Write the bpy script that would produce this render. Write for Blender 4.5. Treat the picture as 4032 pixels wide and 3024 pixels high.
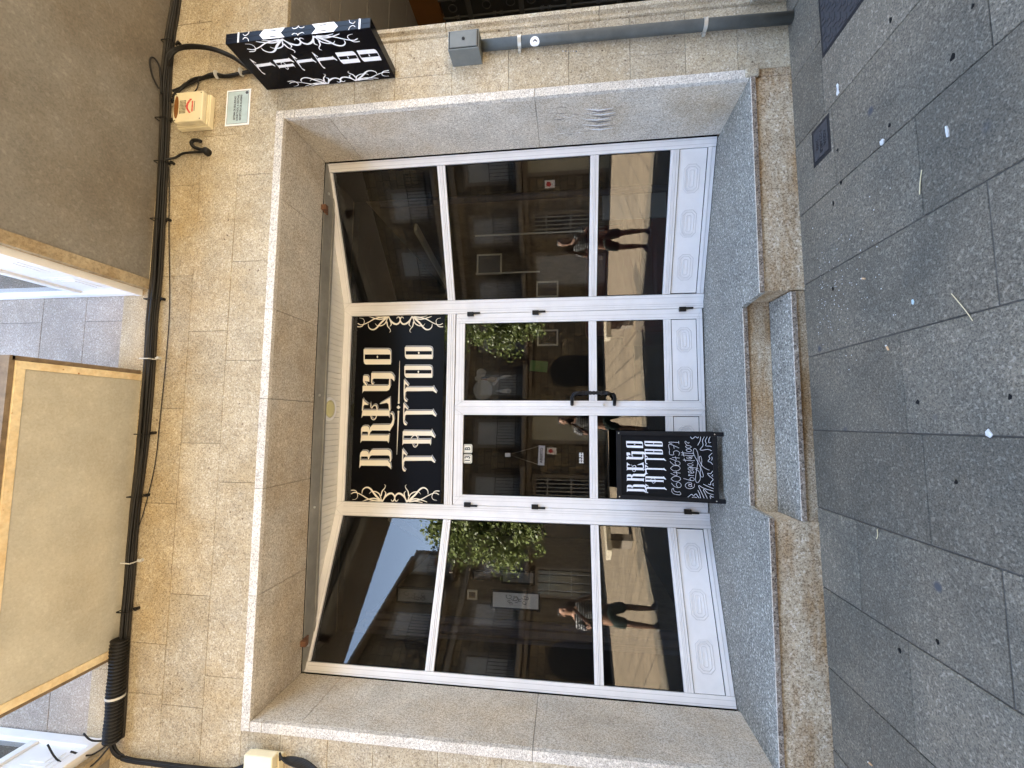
import bpy, bmesh, math, random
from math import radians as R_, sin, cos, pi, hypot
from mathutils import Vector, Matrix, geometry
random.seed(7)
for _o in list(bpy.data.objects): bpy.data.objects.remove(_o)
scn = bpy.context.scene
COL = scn.collection

# ---------------------------------------------------------------- camera
f_px, yaw, pitch, roll = 1709.06, .0864, .126, -.0028
fw = Vector((sin(yaw)*cos(pitch), cos(yaw)*cos(pitch), sin(pitch)))
r0 = Vector((cos(yaw), -sin(yaw), 0)); u0 = r0.cross(fw)
rr = cos(roll)*r0 + sin(roll)*u0; uu = -sin(roll)*r0 + cos(roll)*u0
cd = bpy.data.cameras.new('camera'); cam = bpy.data.objects.new('camera', cd); COL.objects.link(cam)
X_, Y_, Z_ = -uu, rr, -fw                       # the phone was held on its side: picture right = world down
cam.matrix_world = Matrix(((X_.x, Y_.x, Z_.x, -.1294), (X_.y, Y_.y, Z_.y, -3.0), (X_.z, Y_.z, Z_.z, 1.2609), (0, 0, 0, 1)))
cd.sensor_fit = 'HORIZONTAL'; cd.sensor_width = 36; cd.lens = 36*f_px/4032
cd.clip_start = .02; cd.clip_end = 400
scn.camera = cam
# ---------------------------------------------------------------- light
SUN_EL = 42.0; SDX, SDY = 1.0, -.15              # light travels along +X, a little away from our facade
w = bpy.data.worlds.new("World"); scn.world = w; w.use_nodes = True
nt = w.node_tree; bg = nt.nodes['Background']; sky = nt.nodes.new('ShaderNodeTexSky')
sky.sky_type = 'NISHITA'; sky.sun_disc = False; sky.sun_elevation = R_(SUN_EL)
az = math.atan2(-SDX, -SDY)                      # direction towards the sun, clockwise from +Y
sky.sun_rotation = az % (2*pi); sky.altitude = 1200; sky.air_density = 1.0; sky.dust_density = 0; sky.ozone_density = 1.6
_tint = nt.nodes.new('ShaderNodeVectorMath'); _tint.operation = 'MULTIPLY'; _tint.inputs[1].default_value = (1.34, 1.09, .90)   # camera white balance for open shade
nt.links.new(sky.outputs[0], _tint.inputs[0]); nt.links.new(_tint.outputs[0], bg.inputs[0]); bg.inputs[1].default_value = .10
sl = bpy.data.lights.new('sun', 'SUN'); so = bpy.data.objects.new('sun', sl); COL.objects.link(so)
sl.energy = 5.0; sl.angle = R_(.5); sl.color = (1, .93, .82)
_h = hypot(SDX, SDY); sd = Vector((SDX/_h*cos(R_(SUN_EL)), SDY/_h*cos(R_(SUN_EL)), -sin(R_(SUN_EL))))
so.rotation_euler = sd.to_track_quat('-Z', 'Y').to_euler(); so.location = (-20, -6, 24)
scn.view_settings.view_transform = 'Standard'; scn.view_settings.look = 'None'
scn.view_settings.gamma = 1; scn.view_settings.exposure = 4.48
scn.render.engine = 'CYCLES'
scn.cycles.use_denoising = True; scn.cycles.use_adaptive_sampling = False
scn.cycles.max_bounces = 8; scn.cycles.transparent_max_bounces = 12; scn.cycles.diffuse_bounces = 5
scn.cycles.sample_clamp_indirect = 6

# ---------------------------------------------------------------- helpers
class MB:
    def __init__(s): s.v = []; s.f = []; s.t = []; s.mi = []
    def add(s, vs, fs, tone=1.0, mi=0):
        o = len(s.v); s.v += [tuple(v) for v in vs]; s.f += [tuple(i+o for i in f) for f in fs]
        s.t += [tone]*len(fs); s.mi += [mi]*len(fs)
    def box(s, x0, x1, y0, y1, z0, z1, tone=1.0, mi=0, m=None):
        vs = [(x, y, z) for x in (x0, x1) for y in (y0, y1) for z in (z0, z1)]
        if m: vs = [m(*v) for v in vs]
        s.add(vs, [(0, 1, 3, 2), (4, 6, 7, 5), (0, 4, 5, 1), (2, 3, 7, 6), (0, 2, 6, 4), (1, 5, 7, 3)], tone, mi)
    def prism(s, poly, h0, h1, m, tone=1.0, mi=0, holes=()):
        """poly in (a,b); m(a,b,h)->xyz"""
        loops = [list(poly)]+[list(h) for h in holes]
        tri = geometry.tessellate_polygon([[Vector((a, b, 0)) for a, b in l] for l in loops])
        fl = [p for l in loops for p in l]; n = len(fl)
        vs = [m(a, b, h0) for a, b in fl]+[m(a, b, h1) for a, b in fl]
        fs = [tuple(t) for t in tri]+[tuple(i+n for i in t[::-1]) for t in tri]
        k = 0
        for l in loops:
            for i in range(len(l)):
                j = (i+1) % len(l); fs.append((k+i, k+j, k+j+n, k+i+n))
            k += len(l)
        s.add(vs, fs, tone, mi)
    def tube(s, pts, r, n=8, tone=1.0, mi=0, cap=True):
        P = [Vector(p) for p in pts]; L = len(P); rs = r if isinstance(r, (list, tuple)) else [r]*L
        vs = []; up = None
        for i in range(L):
            d = (P[min(i+1, L-1)]-P[max(i-1, 0)])
            d = d.normalized() if d.length > 1e-9 else Vector((0, 0, 1))
            if up is None: up = Vector((0, 0, 1)) if abs(d.z) < .9 else Vector((1, 0, 0))
            a = d.cross(up).normalized(); b = d.cross(a).normalized(); up = -b if False else up
            if abs(d.dot(up)) > .95: up = Vector((1, .1, 0)) if abs(d.z) > .7 else Vector((0, 0, 1)); a = d.cross(up).normalized(); b = d.cross(a).normalized()
            for k in range(n):
                t = 2*pi*k/n; vs.append(P[i]+a*rs[i]*cos(t)+b*rs[i]*sin(t))
        fs = [(i*n+k, i*n+(k+1) % n, (i+1)*n+(k+1) % n, (i+1)*n+k) for i in range(L-1) for k in range(n)]
        if cap: fs += [tuple(range(n))[::-1], tuple((L-1)*n+k for k in range(n))]
        s.add(vs, fs, tone, mi)
    def lathe(s, prof, c, axis='Z', n=20, tone=1.0, mi=0):
        vs = []
        for r, h in prof:
            for k in range(n):
                t = 2*pi*k/n; a, b = r*cos(t), r*sin(t)
                vs.append((c[0]+a, c[1]+b, c[2]+h) if axis == 'Z' else ((c[0]+a, c[1]+h, c[2]+b) if axis == 'Y' else (c[0]+h, c[1]+a, c[2]+b)))
        L = len(prof)
        fs = [(i*n+k, i*n+(k+1) % n, (i+1)*n+(k+1) % n, (i+1)*n+k) for i in range(L-1) for k in range(n)]
        fs += [tuple(range(n))[::-1], tuple((L-1)*n+k for k in range(n))]
        s.add(vs, fs, tone, mi)
    def build(s, name, mats, parent=None, bevel=0, smooth=False, recalc=True):
        me = bpy.data.meshes.new(name); me.from_pydata(s.v, [], s.f); me.validate()
        if recalc:
            b = bmesh.new(); b.from_mesh(me); bmesh.ops.recalc_face_normals(b, faces=b.faces); b.to_mesh(me); b.free()
        at = me.color_attributes.new('tone', 'FLOAT_COLOR', 'CORNER')
        if len(s.t) == len(me.polygons):
            k = 0
            for p in me.polygons:
                t = s.t[p.index]
                for _ in range(p.loop_total): at.data[k].color = (t, t, t, 1); k += 1
                p.material_index = s.mi[p.index]
        if not isinstance(mats, (list, tuple)): mats = [mats]
        for m in mats: me.materials.append(m)
        if smooth:
            for p in me.polygons: p.use_smooth = True
        o = bpy.data.objects.new(name, me); COL.objects.link(o)
        if parent: o.parent = parent
        if bevel:
            md = o.modifiers.new('bevel', 'BEVEL'); md.width = bevel; md.segments = 2; md.limit_method = 'ANGLE'; md.angle_limit = R_(40)
        return o
def tag(o, label=None, cat=None, group=None, kind=None):
    if label: o['label'] = label
    if cat: o['category'] = cat
    if group: o['group'] = group
    if kind: o['kind'] = kind
    return o
def empty(name, loc=(0, 0, 0), label=None, cat=None, group=None):
    o = bpy.data.objects.new(name, None); COL.objects.link(o); o.location = loc; o.empty_display_size = .05
    return tag(o, label, cat, group)
def relocate(root, loc):
    """put a thing's Empty at its base while its parts stay put"""
    root.location = loc
    for c in root.children: c.location = Vector(c.location)-Vector(loc)
def copytree(o, parent=None):
    c = o.copy(); COL.objects.link(c); c.parent = parent
    for ch in list(o.children): copytree(ch, c)
    return c

# ---------------------------------------------------------------- materials
def newmat(name):
    m = bpy.data.materials.new(name); m.use_nodes = True; n = m.node_tree
    return m, n, n.nodes['Principled BSDF'], n.nodes, n.links
def plain(name, col, rough=.6, metal=0, spec=.5, var=0.0, vscale=8, bump=0, bscale=60, coat=0):
    m, n, b, N, L = newmat(name)
    b.inputs['Base Color'].default_value = (*col, 1); b.inputs['Roughness'].default_value = rough
    b.inputs['Metallic'].default_value = metal; b.inputs['Specular IOR Level'].default_value = spec
    tc = N.new('ShaderNodeTexCoord')
    if var:
        no = N.new('ShaderNodeTexNoise'); no.inputs['Scale'].default_value = vscale; no.inputs['Detail'].default_value = 6; no.inputs['Roughness'].default_value = .65
        L.new(tc.outputs['Object'], no.inputs['Vector'])
        rp = N.new('ShaderNodeMapRange'); rp.inputs[1].default_value = .3; rp.inputs[2].default_value = .7; rp.inputs[3].default_value = 1-var; rp.inputs[4].default_value = 1+var*.5
        L.new(no.outputs['Fac'], rp.inputs[0])
        mx = N.new('ShaderNodeVectorMath'); mx.operation = 'SCALE'; mx.inputs[0].default_value = col
        L.new(rp.outputs[0], mx.inputs['Scale']); L.new(mx.outputs[0], b.inputs['Base Color'])
    if bump:
        nb = N.new('ShaderNodeTexNoise'); nb.inputs['Scale'].default_value = bscale; nb.inputs['Detail'].default_value = 4
        L.new(tc.outputs['Object'], nb.inputs['Vector']); bp = N.new('ShaderNodeBump'); bp.inputs['Strength'].default_value = bump; bp.inputs['Distance'].default_value = .01
        L.new(nb.outputs['Fac'], bp.inputs['Height']); L.new(bp.outputs[0], b.inputs['Normal'])
    if coat: b.inputs['Coat Weight'].default_value = coat
    return m
def granite(name, base, dark, lite, grain=100, stain=None, stain_amt=.5, rough=.8, contrast=1.0, stain_scale=1.6, bump=.15, spots=0.0, spot_col=(.05, .045, .04), spot_scale=9, stretch=None):
    m, n, b, N, L = newmat(name)
    tc = N.new('ShaderNodeTexCoord'); at = N.new('ShaderNodeAttribute'); at.attribute_name = 'tone'
    def noise(sc, det=3, ro=.6, off=0, st=None):
        mp = N.new('ShaderNodeMapping'); mp.inputs['Location'].default_value = (off, off*1.7, off*.6)
        if st: mp.inputs['Scale'].default_value = st
        L.new(tc.outputs['Object'], mp.inputs[0])
        no = N.new('ShaderNodeTexNoise'); no.inputs['Scale'].default_value = sc; no.inputs['Detail'].default_value = det; no.inputs['Roughness'].default_value = ro
        L.new(mp.outputs[0], no.inputs['Vector']); return no.outputs['Fac']
    def rng(x, a, c, lo=0, hi=1):
        r = N.new('ShaderNodeMapRange'); r.inputs[1].default_value = a; r.inputs[2].default_value = c; r.inputs[3].default_value = lo; r.inputs[4].default_value = hi; L.new(x, r.inputs[0]); return r.outputs[0]
    def mix(fac, a, c, mode='MIX'):
        x = N.new('ShaderNodeMix'); x.data_type = 'RGBA'; x.blend_type = mode
        for k, v in ((0, fac), (6, a), (7, c)):
            if isinstance(v, (int, float)): x.inputs[k].default_value = v
            elif isinstance(v, tuple): x.inputs[k].default_value = (*v, 1)
            else: L.new(v, x.inputs[k])
        return x.outputs[2]
    g1 = noise(grain, 2.5, .7, 3); g2 = noise(grain*.55, 2, .6, 9); g3 = noise(grain*1.6, 1.5, .5, 17)
    c = mix(rng(g1, .46, .62, 0, contrast), base, dark)
    c = mix(rng(g2, .55, .68, 0, .8*contrast), c, lite)
    c = mix(rng(g3, .6, .7, 0, .7*contrast), c, dark)
    big = noise(stain_scale, 6, .65, 31, stretch)
    if stain: c = mix(rng(big, .42, .68, 0, stain_amt), c, stain, 'MULTIPLY')
    big2 = noise(stain_scale*3.3, 5, .6, 47)
    c = mix(1.0, c, rng(big2, .3, .7, .86, 1.1), 'MULTIPLY')
    if spots:
        vo = N.new('ShaderNodeTexVoronoi'); vo.inputs['Scale'].default_value = spot_scale; vo.inputs['Randomness'].default_value = 1; L.new(tc.outputs['Object'], vo.inputs['Vector'])
        sp = rng(vo.outputs['Distance'], .04+.05*spots, .1+.07*spots, 1, 0)
        sel = rng(noise(spot_scale*.45, 2, .5, 61), .52, .6, 0, 1)
        mm = N.new('ShaderNodeMath'); mm.operation = 'MULTIPLY'; L.new(sp, mm.inputs[0]); L.new(sel, mm.inputs[1])
        c = mix(mm.outputs[0], c, spot_col)
    c = mix(1.0, c, at.outputs['Color'], 'MULTIPLY')
    L.new(c, b.inputs['Base Color']); b.inputs['Roughness'].default_value = rough; b.inputs['Specular IOR Level'].default_value = .25
    bp = N.new('ShaderNodeBump'); bp.inputs['Strength'].default_value = bump; bp.inputs['Distance'].default_value = .004
    L.new(g1, bp.inputs['Height']); L.new(bp.outputs[0], b.inputs['Normal'])
    return m
def glassmat(name, tint=(.55, .55, .55), base=.085):
    m, n, b, N, L = newmat(name); N.remove(b); out = N['Material Output']
    tr = N.new('ShaderNodeBsdfTransparent'); tr.inputs[0].default_value = (*tint, 1)
    gl = N.new('ShaderNodeBsdfGlossy'); gl.inputs['Roughness'].default_value = 0.0; gl.inputs[0].default_value = (1, 1, 1, 1)
    lw = N.new('ShaderNodeLayerWeight'); lw.inputs[0].default_value = .5
    pw = N.new('ShaderNodeMath'); pw.operation = 'POWER'; pw.inputs[1].default_value = 4.5; L.new(lw.outputs['Facing'], pw.inputs[0])
    ma = N.new('ShaderNodeMath'); ma.operation = 'MULTIPLY_ADD'; ma.inputs[1].default_value = 1-base; ma.inputs[2].default_value = base; L.new(pw.outputs[0], ma.inputs[0])
    nz = N.new('ShaderNodeTexNoise'); nz.inputs['Scale'].default_value = 1.3; tc = N.new('ShaderNodeTexCoord'); L.new(tc.outputs['Object'], nz.inputs['Vector'])
    bp = N.new('ShaderNodeBump'); bp.inputs['Strength'].default_value = .02; bp.inputs['Distance'].default_value = .003; L.new(nz.outputs['Fac'], bp.inputs['Height']); L.new(bp.outputs[0], gl.inputs['Normal'])
    mx = N.new('ShaderNodeMixShader'); L.new(ma.outputs[0], mx.inputs[0]); L.new(tr.outputs[0], mx.inputs[1]); L.new(gl.outputs[0], mx.inputs[2]); L.new(mx.outputs[0], out.inputs[0])
    return m
M = {}
M['wall'] = granite('golden granite ashlar', (.475, .41, .295), (.23, .185, .13), (.63, .58, .47), 115, (.84, .74, .57), .8, stain_scale=2.0, contrast=.9, spots=.45, spot_col=(.13, .09, .06), spot_scale=14)
M['wall_grey'] = granite('grey granite facing', (.42, .38, .34), (.24, .21, .19), (.56, .53, .49), 125, (.75, .7, .62), .6)
M['reveal'] = granite('cut granite slab', (.585, .535, .455), (.30, .27, .225), (.75, .705, .62), 118, (.8, .67, .5), .75, stain_scale=1.1)
M['edge'] = granite('sawn granite edge', (.66, .615, .54), (.32, .295, .26), (.85, .81, .74), 105, (.85, .78, .68), .5)
M['sill'] = granite('blue grey granite', (.33, .312, .262), (.07, .068, .06), (.76, .73, .64), 96, (.7, .72, .76), .5, rough=.55, contrast=1.0)
M['base'] = granite('rust stained granite', (.48, .395, .275), (.2, .15, .095), (.66, .585, .465), 105, (.62, .45, .27), 1.0, stretch=(1, 1, 4))
M['pave'] = granite('street granite', (.165, .138, .10), (.078, .066, .049), (.29, .247, .185), 125, (.66, .72, .78), 1.0, rough=.75, stain_scale=1.0, spots=.25, spot_col=(.06, .06, .065), spot_scale=4.3)
M['joint'] = plain('dark joint', (.07, .065, .06), .9)
M['mortar'] = plain('wall mortar', (.25, .2, .14), .9, var=.3)
M['soffit'] = granite('trowelled render', (.215, .2, .175), (.165, .155, .135), (.28, .265, .235), 60, (.75, .66, .55), .8, contrast=.7, stain_scale=.9, bump=.35)
M['soffit2'] = granite('pale painted render', (.49, .465, .385), (.42, .39, .31), (.58, .56, .48), 60, (.85, .78, .68), .6, contrast=.5, stain_scale=.9, bump=.25)
M['trim'] = granite('weathered concrete', (.40, .33, .22), (.25, .2, .13), (.5, .43, .3), 40, (.6, .5, .38), .9, contrast=.6, stain_scale=4)
M['white'] = plain('white lacquered aluminium', (.76, .745, .735), .38, var=.07, vscale=5)
M['whitepvc'] = plain('white pvc', (.8, .8, .8), .35, var=.05)
M['slat'] = plain('cream pvc slats', (.68, .66, .6), .45, var=.08, vscale=6)
M['alu'] = plain('dull grey aluminium', (.3, .29, .26), .45, metal=.35, var=.25, vscale=6)
M['seal'] = plain('black gasket', (.005, .005, .005), .7, spec=.2)
M['black'] = plain('black metal', (.004, .004, .0045), .4, spec=.3)
M['vinyl'] = plain('black vinyl', (.0012, .0012, .002), .35, spec=.16)
M['cream'] = plain('cream vinyl lettering', (.8, .74, .62), .5)
M['grey_l'] = plain('grey vinyl shadow', (.33, .335, .36), .5)
M['whitev'] = plain('white vinyl', (.85, .85, .87), .45)
M['wood_b'] = plain('black painted wood', (.0065, .0065, .0075), .6, spec=.2, var=.3, vscale=14, bump=.1, bscale=30)
M['chalkb'] = plain('chalk board', (.0055, .0055, .006), .8, spec=.15, var=.3, vscale=10)
M['chalk'] = plain('chalk paint', (.72, .73, .78), .8, var=.15, vscale=25)
M['cable'] = plain('black cable', (.0075, .0068, .006), .55, spec=.35, var=.4, vscale=12)
M['cable2'] = plain('dusty cable', (.028, .024, .018), .7, spec=.3, var=.4, vscale=12)
M['tie'] = plain('cable tie', (.5, .5, .47), .5)
M['abox'] = plain('yellowed plastic', (.74, .66, .45), .45, var=.08)
M['amber'] = plain('amber lens', (.2, .075, .015), .25, coat=.5)
M['red'] = plain('red ink', (.6, .05, .05), .6)
M['ink'] = plain('dark ink', (.05, .05, .06), .6)
M['plaque'] = plain('pale blue plate', (.45, .56, .58), .35, var=.2, vscale=9)
M['bluebox'] = plain('grey green metal', (.15, .16, .15), .55, spec=.3, var=.15, vscale=14)
M['pipe'] = plain('galvanised pipe', (.085, .09, .084), .55, spec=.3, metal=.1, var=.25, vscale=9)
M['steel'] = plain('steel clamp', (.55, .55, .52), .35, metal=.7)
M['rust'] = plain('rusty steel', (.16, .075, .04), .8, var=.4, vscale=60)
M['creamsteel'] = granite('cream painted angle iron', (.74, .62, .40), (.66, .53, .33), (.8, .69, .48), 30, (.8, .62, .42), .6, contrast=.4, stain_scale=7, bump=.05, spots=1.2, spot_col=(.33, .13, .04), spot_scale=26)
M['numb'] = plain('ivory enamel', (.75, .72, .6), .3)
M['iron'] = plain('cast iron', (.02, .019, .02), .6, metal=.1, spec=.3, var=.3, vscale=30)
M['iron_l'] = plain('cast iron cover', (.055, .053, .055), .6, metal=.1, spec=.3, var=.3, vscale=30)
M['paper'] = plain('paper scrap', (.6, .6, .58), .8, var=.3, vscale=60)
M['butt'] = plain('cigarette filter', (.6, .38, .2), .8)
M['twig'] = plain('dry straw', (.6, .5, .3), .8)
M['glass'] = glassmat('shop glass', (.66, .66, .66), .045)
M['glass2'] = glassmat('gallery glass', (.3, .34, .32), .2)
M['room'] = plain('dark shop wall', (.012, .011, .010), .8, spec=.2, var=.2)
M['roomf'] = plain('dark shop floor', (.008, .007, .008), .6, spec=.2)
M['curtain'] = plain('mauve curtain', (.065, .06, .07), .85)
M['sofa'] = plain('dark red sofa', (.1, .006, .012), .5, var=.2)
M['pic'] = plain('print paper', (.6, .6, .56), .6)
M['picd'] = plain('print ink', (.06, .06, .06), .6)
M['green'] = plain('green print', (.05, .2, .02), .6)
M['panelg'] = plain('grey ceiling panels', (.2, .18, .15), .5, var=.1)
M['brown'] = plain('brown fascia', (.14, .055, .012), .45, var=.15, vscale=3)
M['warm'] = plain('ivory light housing', (.6, .56, .42), .5)

# ---------------------------------------------------------------- the street
def gz(x): return -.2935+.0105*x
xs = [-4.42, -3.95, -3.48, -3.01, -2.54, -2.07, -1.60, -1.13, -.65, -.17, .30, .775, 1.24, 1.72, 2.19, 2.66, 3.13, 3.6, 4.07]
yj = {-1.60+0: [-.675], -2.07: [-.35], -1.13: [-.36], -.65: [-.855], -.17: [-.775], .30: [-.2, -1.15], .775: [-.965], 1.24: [-.4], 1.72: [-.335], -2.54: [-.8], 2.19: [-.25]}
yj[-1.60] = [-.675]; yj[.30] = [-1.25]
pv = MB()
for i in range(len(xs)-1):
    a, b = xs[i], xs[i+1]
    j = list(yj.get(a, [-.3-.6*random.random()]))
    ys = [.02]+j
    while ys[-1] > -4.0: ys.append(ys[-1]-(.8+.35*random.random()))
    for k in range(len(ys)-1):
        t = random.uniform(.86, 1.2); g = .0035
        x0, x1, y1, y0 = a+g, b-g, ys[k]-g, ys[k+1]+g
        dz = random.uniform(-.0015, .0015)
        vs = [(x, y, (gz(x)+dz) if q else gz(x)-.08) for x in (x0, x1) for y in (y0, y1) for q in (0, 1)]
        pv.add(vs, [(0, 1, 3, 2), (4, 6, 7, 5), (0, 4, 5, 1), (2, 3, 7, 6), (0, 2, 6, 4), (1, 5, 7, 3)], t)
tag(pv.build('pavement', M['pave'], bevel=.003), kind='structure')
# the rest of the street: one sheet with laid slabs
def farpave():
    m, n, b, N, L = newmat('street slabs')
    tc = N.new('ShaderNodeTexCoord'); mp = N.new('ShaderNodeMapping'); L.new(tc.outputs['Object'], mp.inputs[0]); mp.inputs['Rotation'].default_value = (0, 0, R_(90))
    br = N.new('ShaderNodeTexBrick'); br.inputs['Scale'].default_value = 1; br.inputs['Brick Width'].default_value = .95; br.inputs['Row Height'].default_value = .47; br.inputs['Mortar Size'].default_value = .013
    br.inputs['Color1'].default_value = (.235, .185, .122, 1); br.inputs['Color2'].default_value = (.195, .152, .10, 1); br.inputs['Mortar'].default_value = (.06, .048, .034, 1); L.new(mp.outputs[0], br.inputs['Vector'])
    no = N.new('ShaderNodeTexNoise'); no.inputs['Scale'].default_value = 5; no.inputs['Detail'].default_value = 8; no.inputs['Roughness'].default_value = .7; L.new(tc.outputs['Object'], no.inputs['Vector'])
    mr = N.new('ShaderNodeMapRange'); mr.inputs[1].default_value = .3; mr.inputs[2].default_value = .7; mr.inputs[3].default_value = .75; mr.inputs[4].default_value = 1.2; L.new(no.outputs['Fac'], mr.inputs[0])
    mx = N.new('ShaderNodeMix'); mx.data_type = 'RGBA'; mx.blend_type = 'MULTIPLY'; mx.inputs[0].default_value = 1; L.new(br.outputs['Color'], mx.inputs[6]); L.new(mr.outputs[0], mx.inputs[7]); L.new(mx.outputs[2], b.inputs['Base Color'])
    b.inputs['Roughness'].default_value = .8; return m
st = MB()
for x0, x1, y0, y1 in ((-90, 90, -90, -4.06), (-90, -4.42, -4.06, 6), (4.07, 90, -4.06, 6)):
    st.add([(x0, y0, gz(x0)), (x1, y0, gz(x1)), (x1, y1, gz(x1)), (x0, y1, gz(x0))], [(0, 1, 2, 3)])
st.add([(-4.42, -4.07, gz(-4.42)-.006), (4.07, -4.07, gz(4.07)-.006), (4.07, .5, gz(4.07)-.006), (-4.42, .5, gz(-4.42)-.006)], [(0, 1, 2, 3)], mi=1)
tag(st.build('street', [farpave(), plain('paving joint mortar', (.085, .075, .06), .9, var=.4, vscale=9)]), kind='structure')

# ---------------------------------------------------------------- shop building
HW, HT, D = 2.2514, 3.4835, .5903
bld = empty('shop_building', (0, 0, 0), 'golden granite building whose ground floor holds the white tattoo shopfront', 'building')
bx = MB()   # core behind the facing
TOP = 21.0  # unseen height, shaped so the building's shadow ends near the person's feet
bx.box(-46, -HW-.066, .08, 8, -.6, TOP); bx.box(HW+.066, 2.89, .08, 8, -.6, TOP); bx.box(-HW-.066, HW+.066, .08, .5, HT+.066, TOP)
bx.box(-HW-.066, HW+.066, 5.6, 8, -.6, TOP); bx.box(-HW-.066, HW+.066, .5, 5.6, HT+.12, TOP)
bx.box(2.89, 12, .08, 8, 3.62, TOP); bx.box(2.89, 12, 4.2, 8, -.6, 3.62)
bx.build('wall_core', M['mortar'], bld)
fb = MB(); fg = MB()
def blocks(mb, x0, x1, z0, z1, cuts, y0=0.0, lo=.9, hi=1.07, dep=.1, gap=.0013):
    X = [x0]+sorted(c for c in cuts if x0+.05 < c < x1-.05)+[x1]
    for i in range(len(X)-1):
        t = random.uniform(lo, hi); o = random.uniform(-.0012, .0012)
        mb.box(X[i]+gap, X[i+1]-gap, y0+o, y0+dep, z0+gap, z1-gap, t)
blocks(fb, -6, 2.89, 3.549, 3.86, [1.805, 1.097, .318, -1.977, -.6, -2.6, -3.4, -4.3, 2.62])
blocks(fb, -6, 3.9, 3.86, 4.19, [2.154, 1.44, -.314, -1.425, .55, -2.2, -3.1, -4.2, 2.95])
blocks(fb, -6, 3.9, 4.19, 4.6, [3.169, .998, -.051, -.771, -1.786, -2.14, 1.75, 2.45, -2.9, -4.1])
zc = [-.4, .07, .42, .803, 1.242, 1.689, 2.121, 2.573, 2.9, 3.25, 3.549]
for i in range(len(zc)-1):
    blocks(fb, HW+.066, 2.805, zc[i], zc[i+1], [2.5] if i in (2, 6) else [], lo=.9, hi=1.08)
    blocks(fb, -6, -HW-.066, zc[i], zc[i+1], [-2.62+.13*(i % 2), -3.3+.3*(i % 2), -4.3], lo=.88)
# upper wall between and beside the galleries
zz = [4.6, 4.8, 5.15, 5.56, 5.97, 6.4, 6.85, 7.3]
for i in range(len(zz)-1): blocks(fg if i else fb, -6, .9, zz[i], zz[i+1], [.55*(i % 2)+.1, -1.0+.2*(i % 2), -2.0, -2.9+.3*(i % 2), -4], lo=.9, hi=1.08, y0=.012 if i else 0.004)
fb.box(-46, -6, 0, .1, -.4, TOP, 1); fb.box(-6, 12, .02, .1, 7.3, TOP, 1); fb.box(3.9, 12, 0, .1, 3.55, TOP, 1); fb.box(.9, 3.9, .02, .1, 4.6, 7.3); fb.box(2.89, 3.9, 0, .1, 3.505, 3.86, .95)
fb.build('wall', M['wall'], bld, bevel=.0015)
fg.build('upper_wall', M['wall_grey'], bld, bevel=.0015)
# pilaster moulding at the right end
pm = MB()
for z0, z1 in ((-.02, 1.02), (1.02, 2.17), (2.17, 3.5)):
    pm.prism([(2.805, 0), (2.812, -.012), (2.826, -.016), (2.838, -.002), (2.85, -.004), (2.862, -.03), (2.89, -.034), (2.89, .1), (2.805, .1)], z0+.002, z1-.002, lambda a, b, h: (a, b, h), random.uniform(.9, 1.1))
pm.box(2.80, 2.895, -.04, .1, -.4, -.022, .95)
pm.build('pilaster_moulding', M['wall'], bld, bevel=.002)
# light sawn edge framing the opening and the reveal slabs
ed = MB()
T = .066
for a, b in ((-.0, 1.49), (1.49, HT-.09), (HT-.09, HT)):
    ed.box(HW, HW+T, -.006, .03, a+.0015, b-.0015, random.uniform(.93, 1.06)); ed.box(-HW-T, -HW, -.006, .03, a+.0015, b-.0015, random.uniform(.93, 1.06))
for a, b in ((-HW-T, -1.4), (-1.4, -.639), (-.639, .025), (.025, .711), (.711, 1.6), (1.6, HW+T)):
    ed.box(a+.0015, b-.0015, -.008, .03, HT+.0005, HT+T, random.uniform(.93, 1.06))
ed.build('opening_edge', M['edge'], bld, bevel=.002)
s = MB(); s.box(HW+.003, HW+T, -.028, .03, -.06, .03, .9); s.build('jamb_foot', M['wall'], bld, bevel=.012)
rv = MB()
for a, b in ((-.05, 1.49), (1.49, 3.12), (3.12, HT)):
    rv.box(HW, HW+T, .03, D, a+.0015, b-.0015, random.uniform(.94, 1.05)); rv.box(-HW-T, -HW, .03, D, a+.0015, b-.0015, random.uniform(.94, 1.05))
for a, b in ((-HW-T, -1.4), (-1.4, -.639), (-.639, .025), (.025, .711), (.711, 1.6), (1.6, HW+T)):
    rv.box(a+.0015, b-.0015, .03, D, HT+.001, HT+T, random.uniform(.9, 1.02))
rv.build('reveal', M['reveal'], bld, bevel=.002)
for sg_ in (1, -1):
    gk = MB(); xa, xb = sorted((sg_*(HW+.038), sg_*(HW+.07))); gk.box(xa, xb, D+.001, 1.25, 0, HT); gk.build('shadow_gap', M['seal'], bld)  # black filler: dark of the recess beside the frame put in as colour
gr = MB()      # scratched tag marks on the right reveal
for k in range(14):
    y_, z_ = .12+random.random()*.33, .98+random.random()*.3
    gr.tube([(HW-.0006, y_, z_), (HW-.0006, y_+random.uniform(-.02, .03), z_+.03), (HW-.0006, y_+random.uniform(-.02, .02), z_+random.uniform(.06, .16))], [.0008, .0025, .0006], 4, mi=1 if k % 3 else 0)
for k in range(9):
    y0_ = .17+.03*k+random.uniform(-.01, .01); z0_ = 1.02+random.uniform(-.03, .03)
    gr.tube([(HW-.0008, y0_, z0_-.13), (HW-.0008, y0_+.012, z0_-.02), (HW-.0008, y0_-.014, z0_+.09)], [.001, .008 if k % 2 else .006, .001], 4, mi=k % 2)
gr.build('scratch_mark', [plain('chalky scratch', (.62, .62, .63), .9), plain('grime streak', (.16, .15, .14), .9)], bld)
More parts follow.
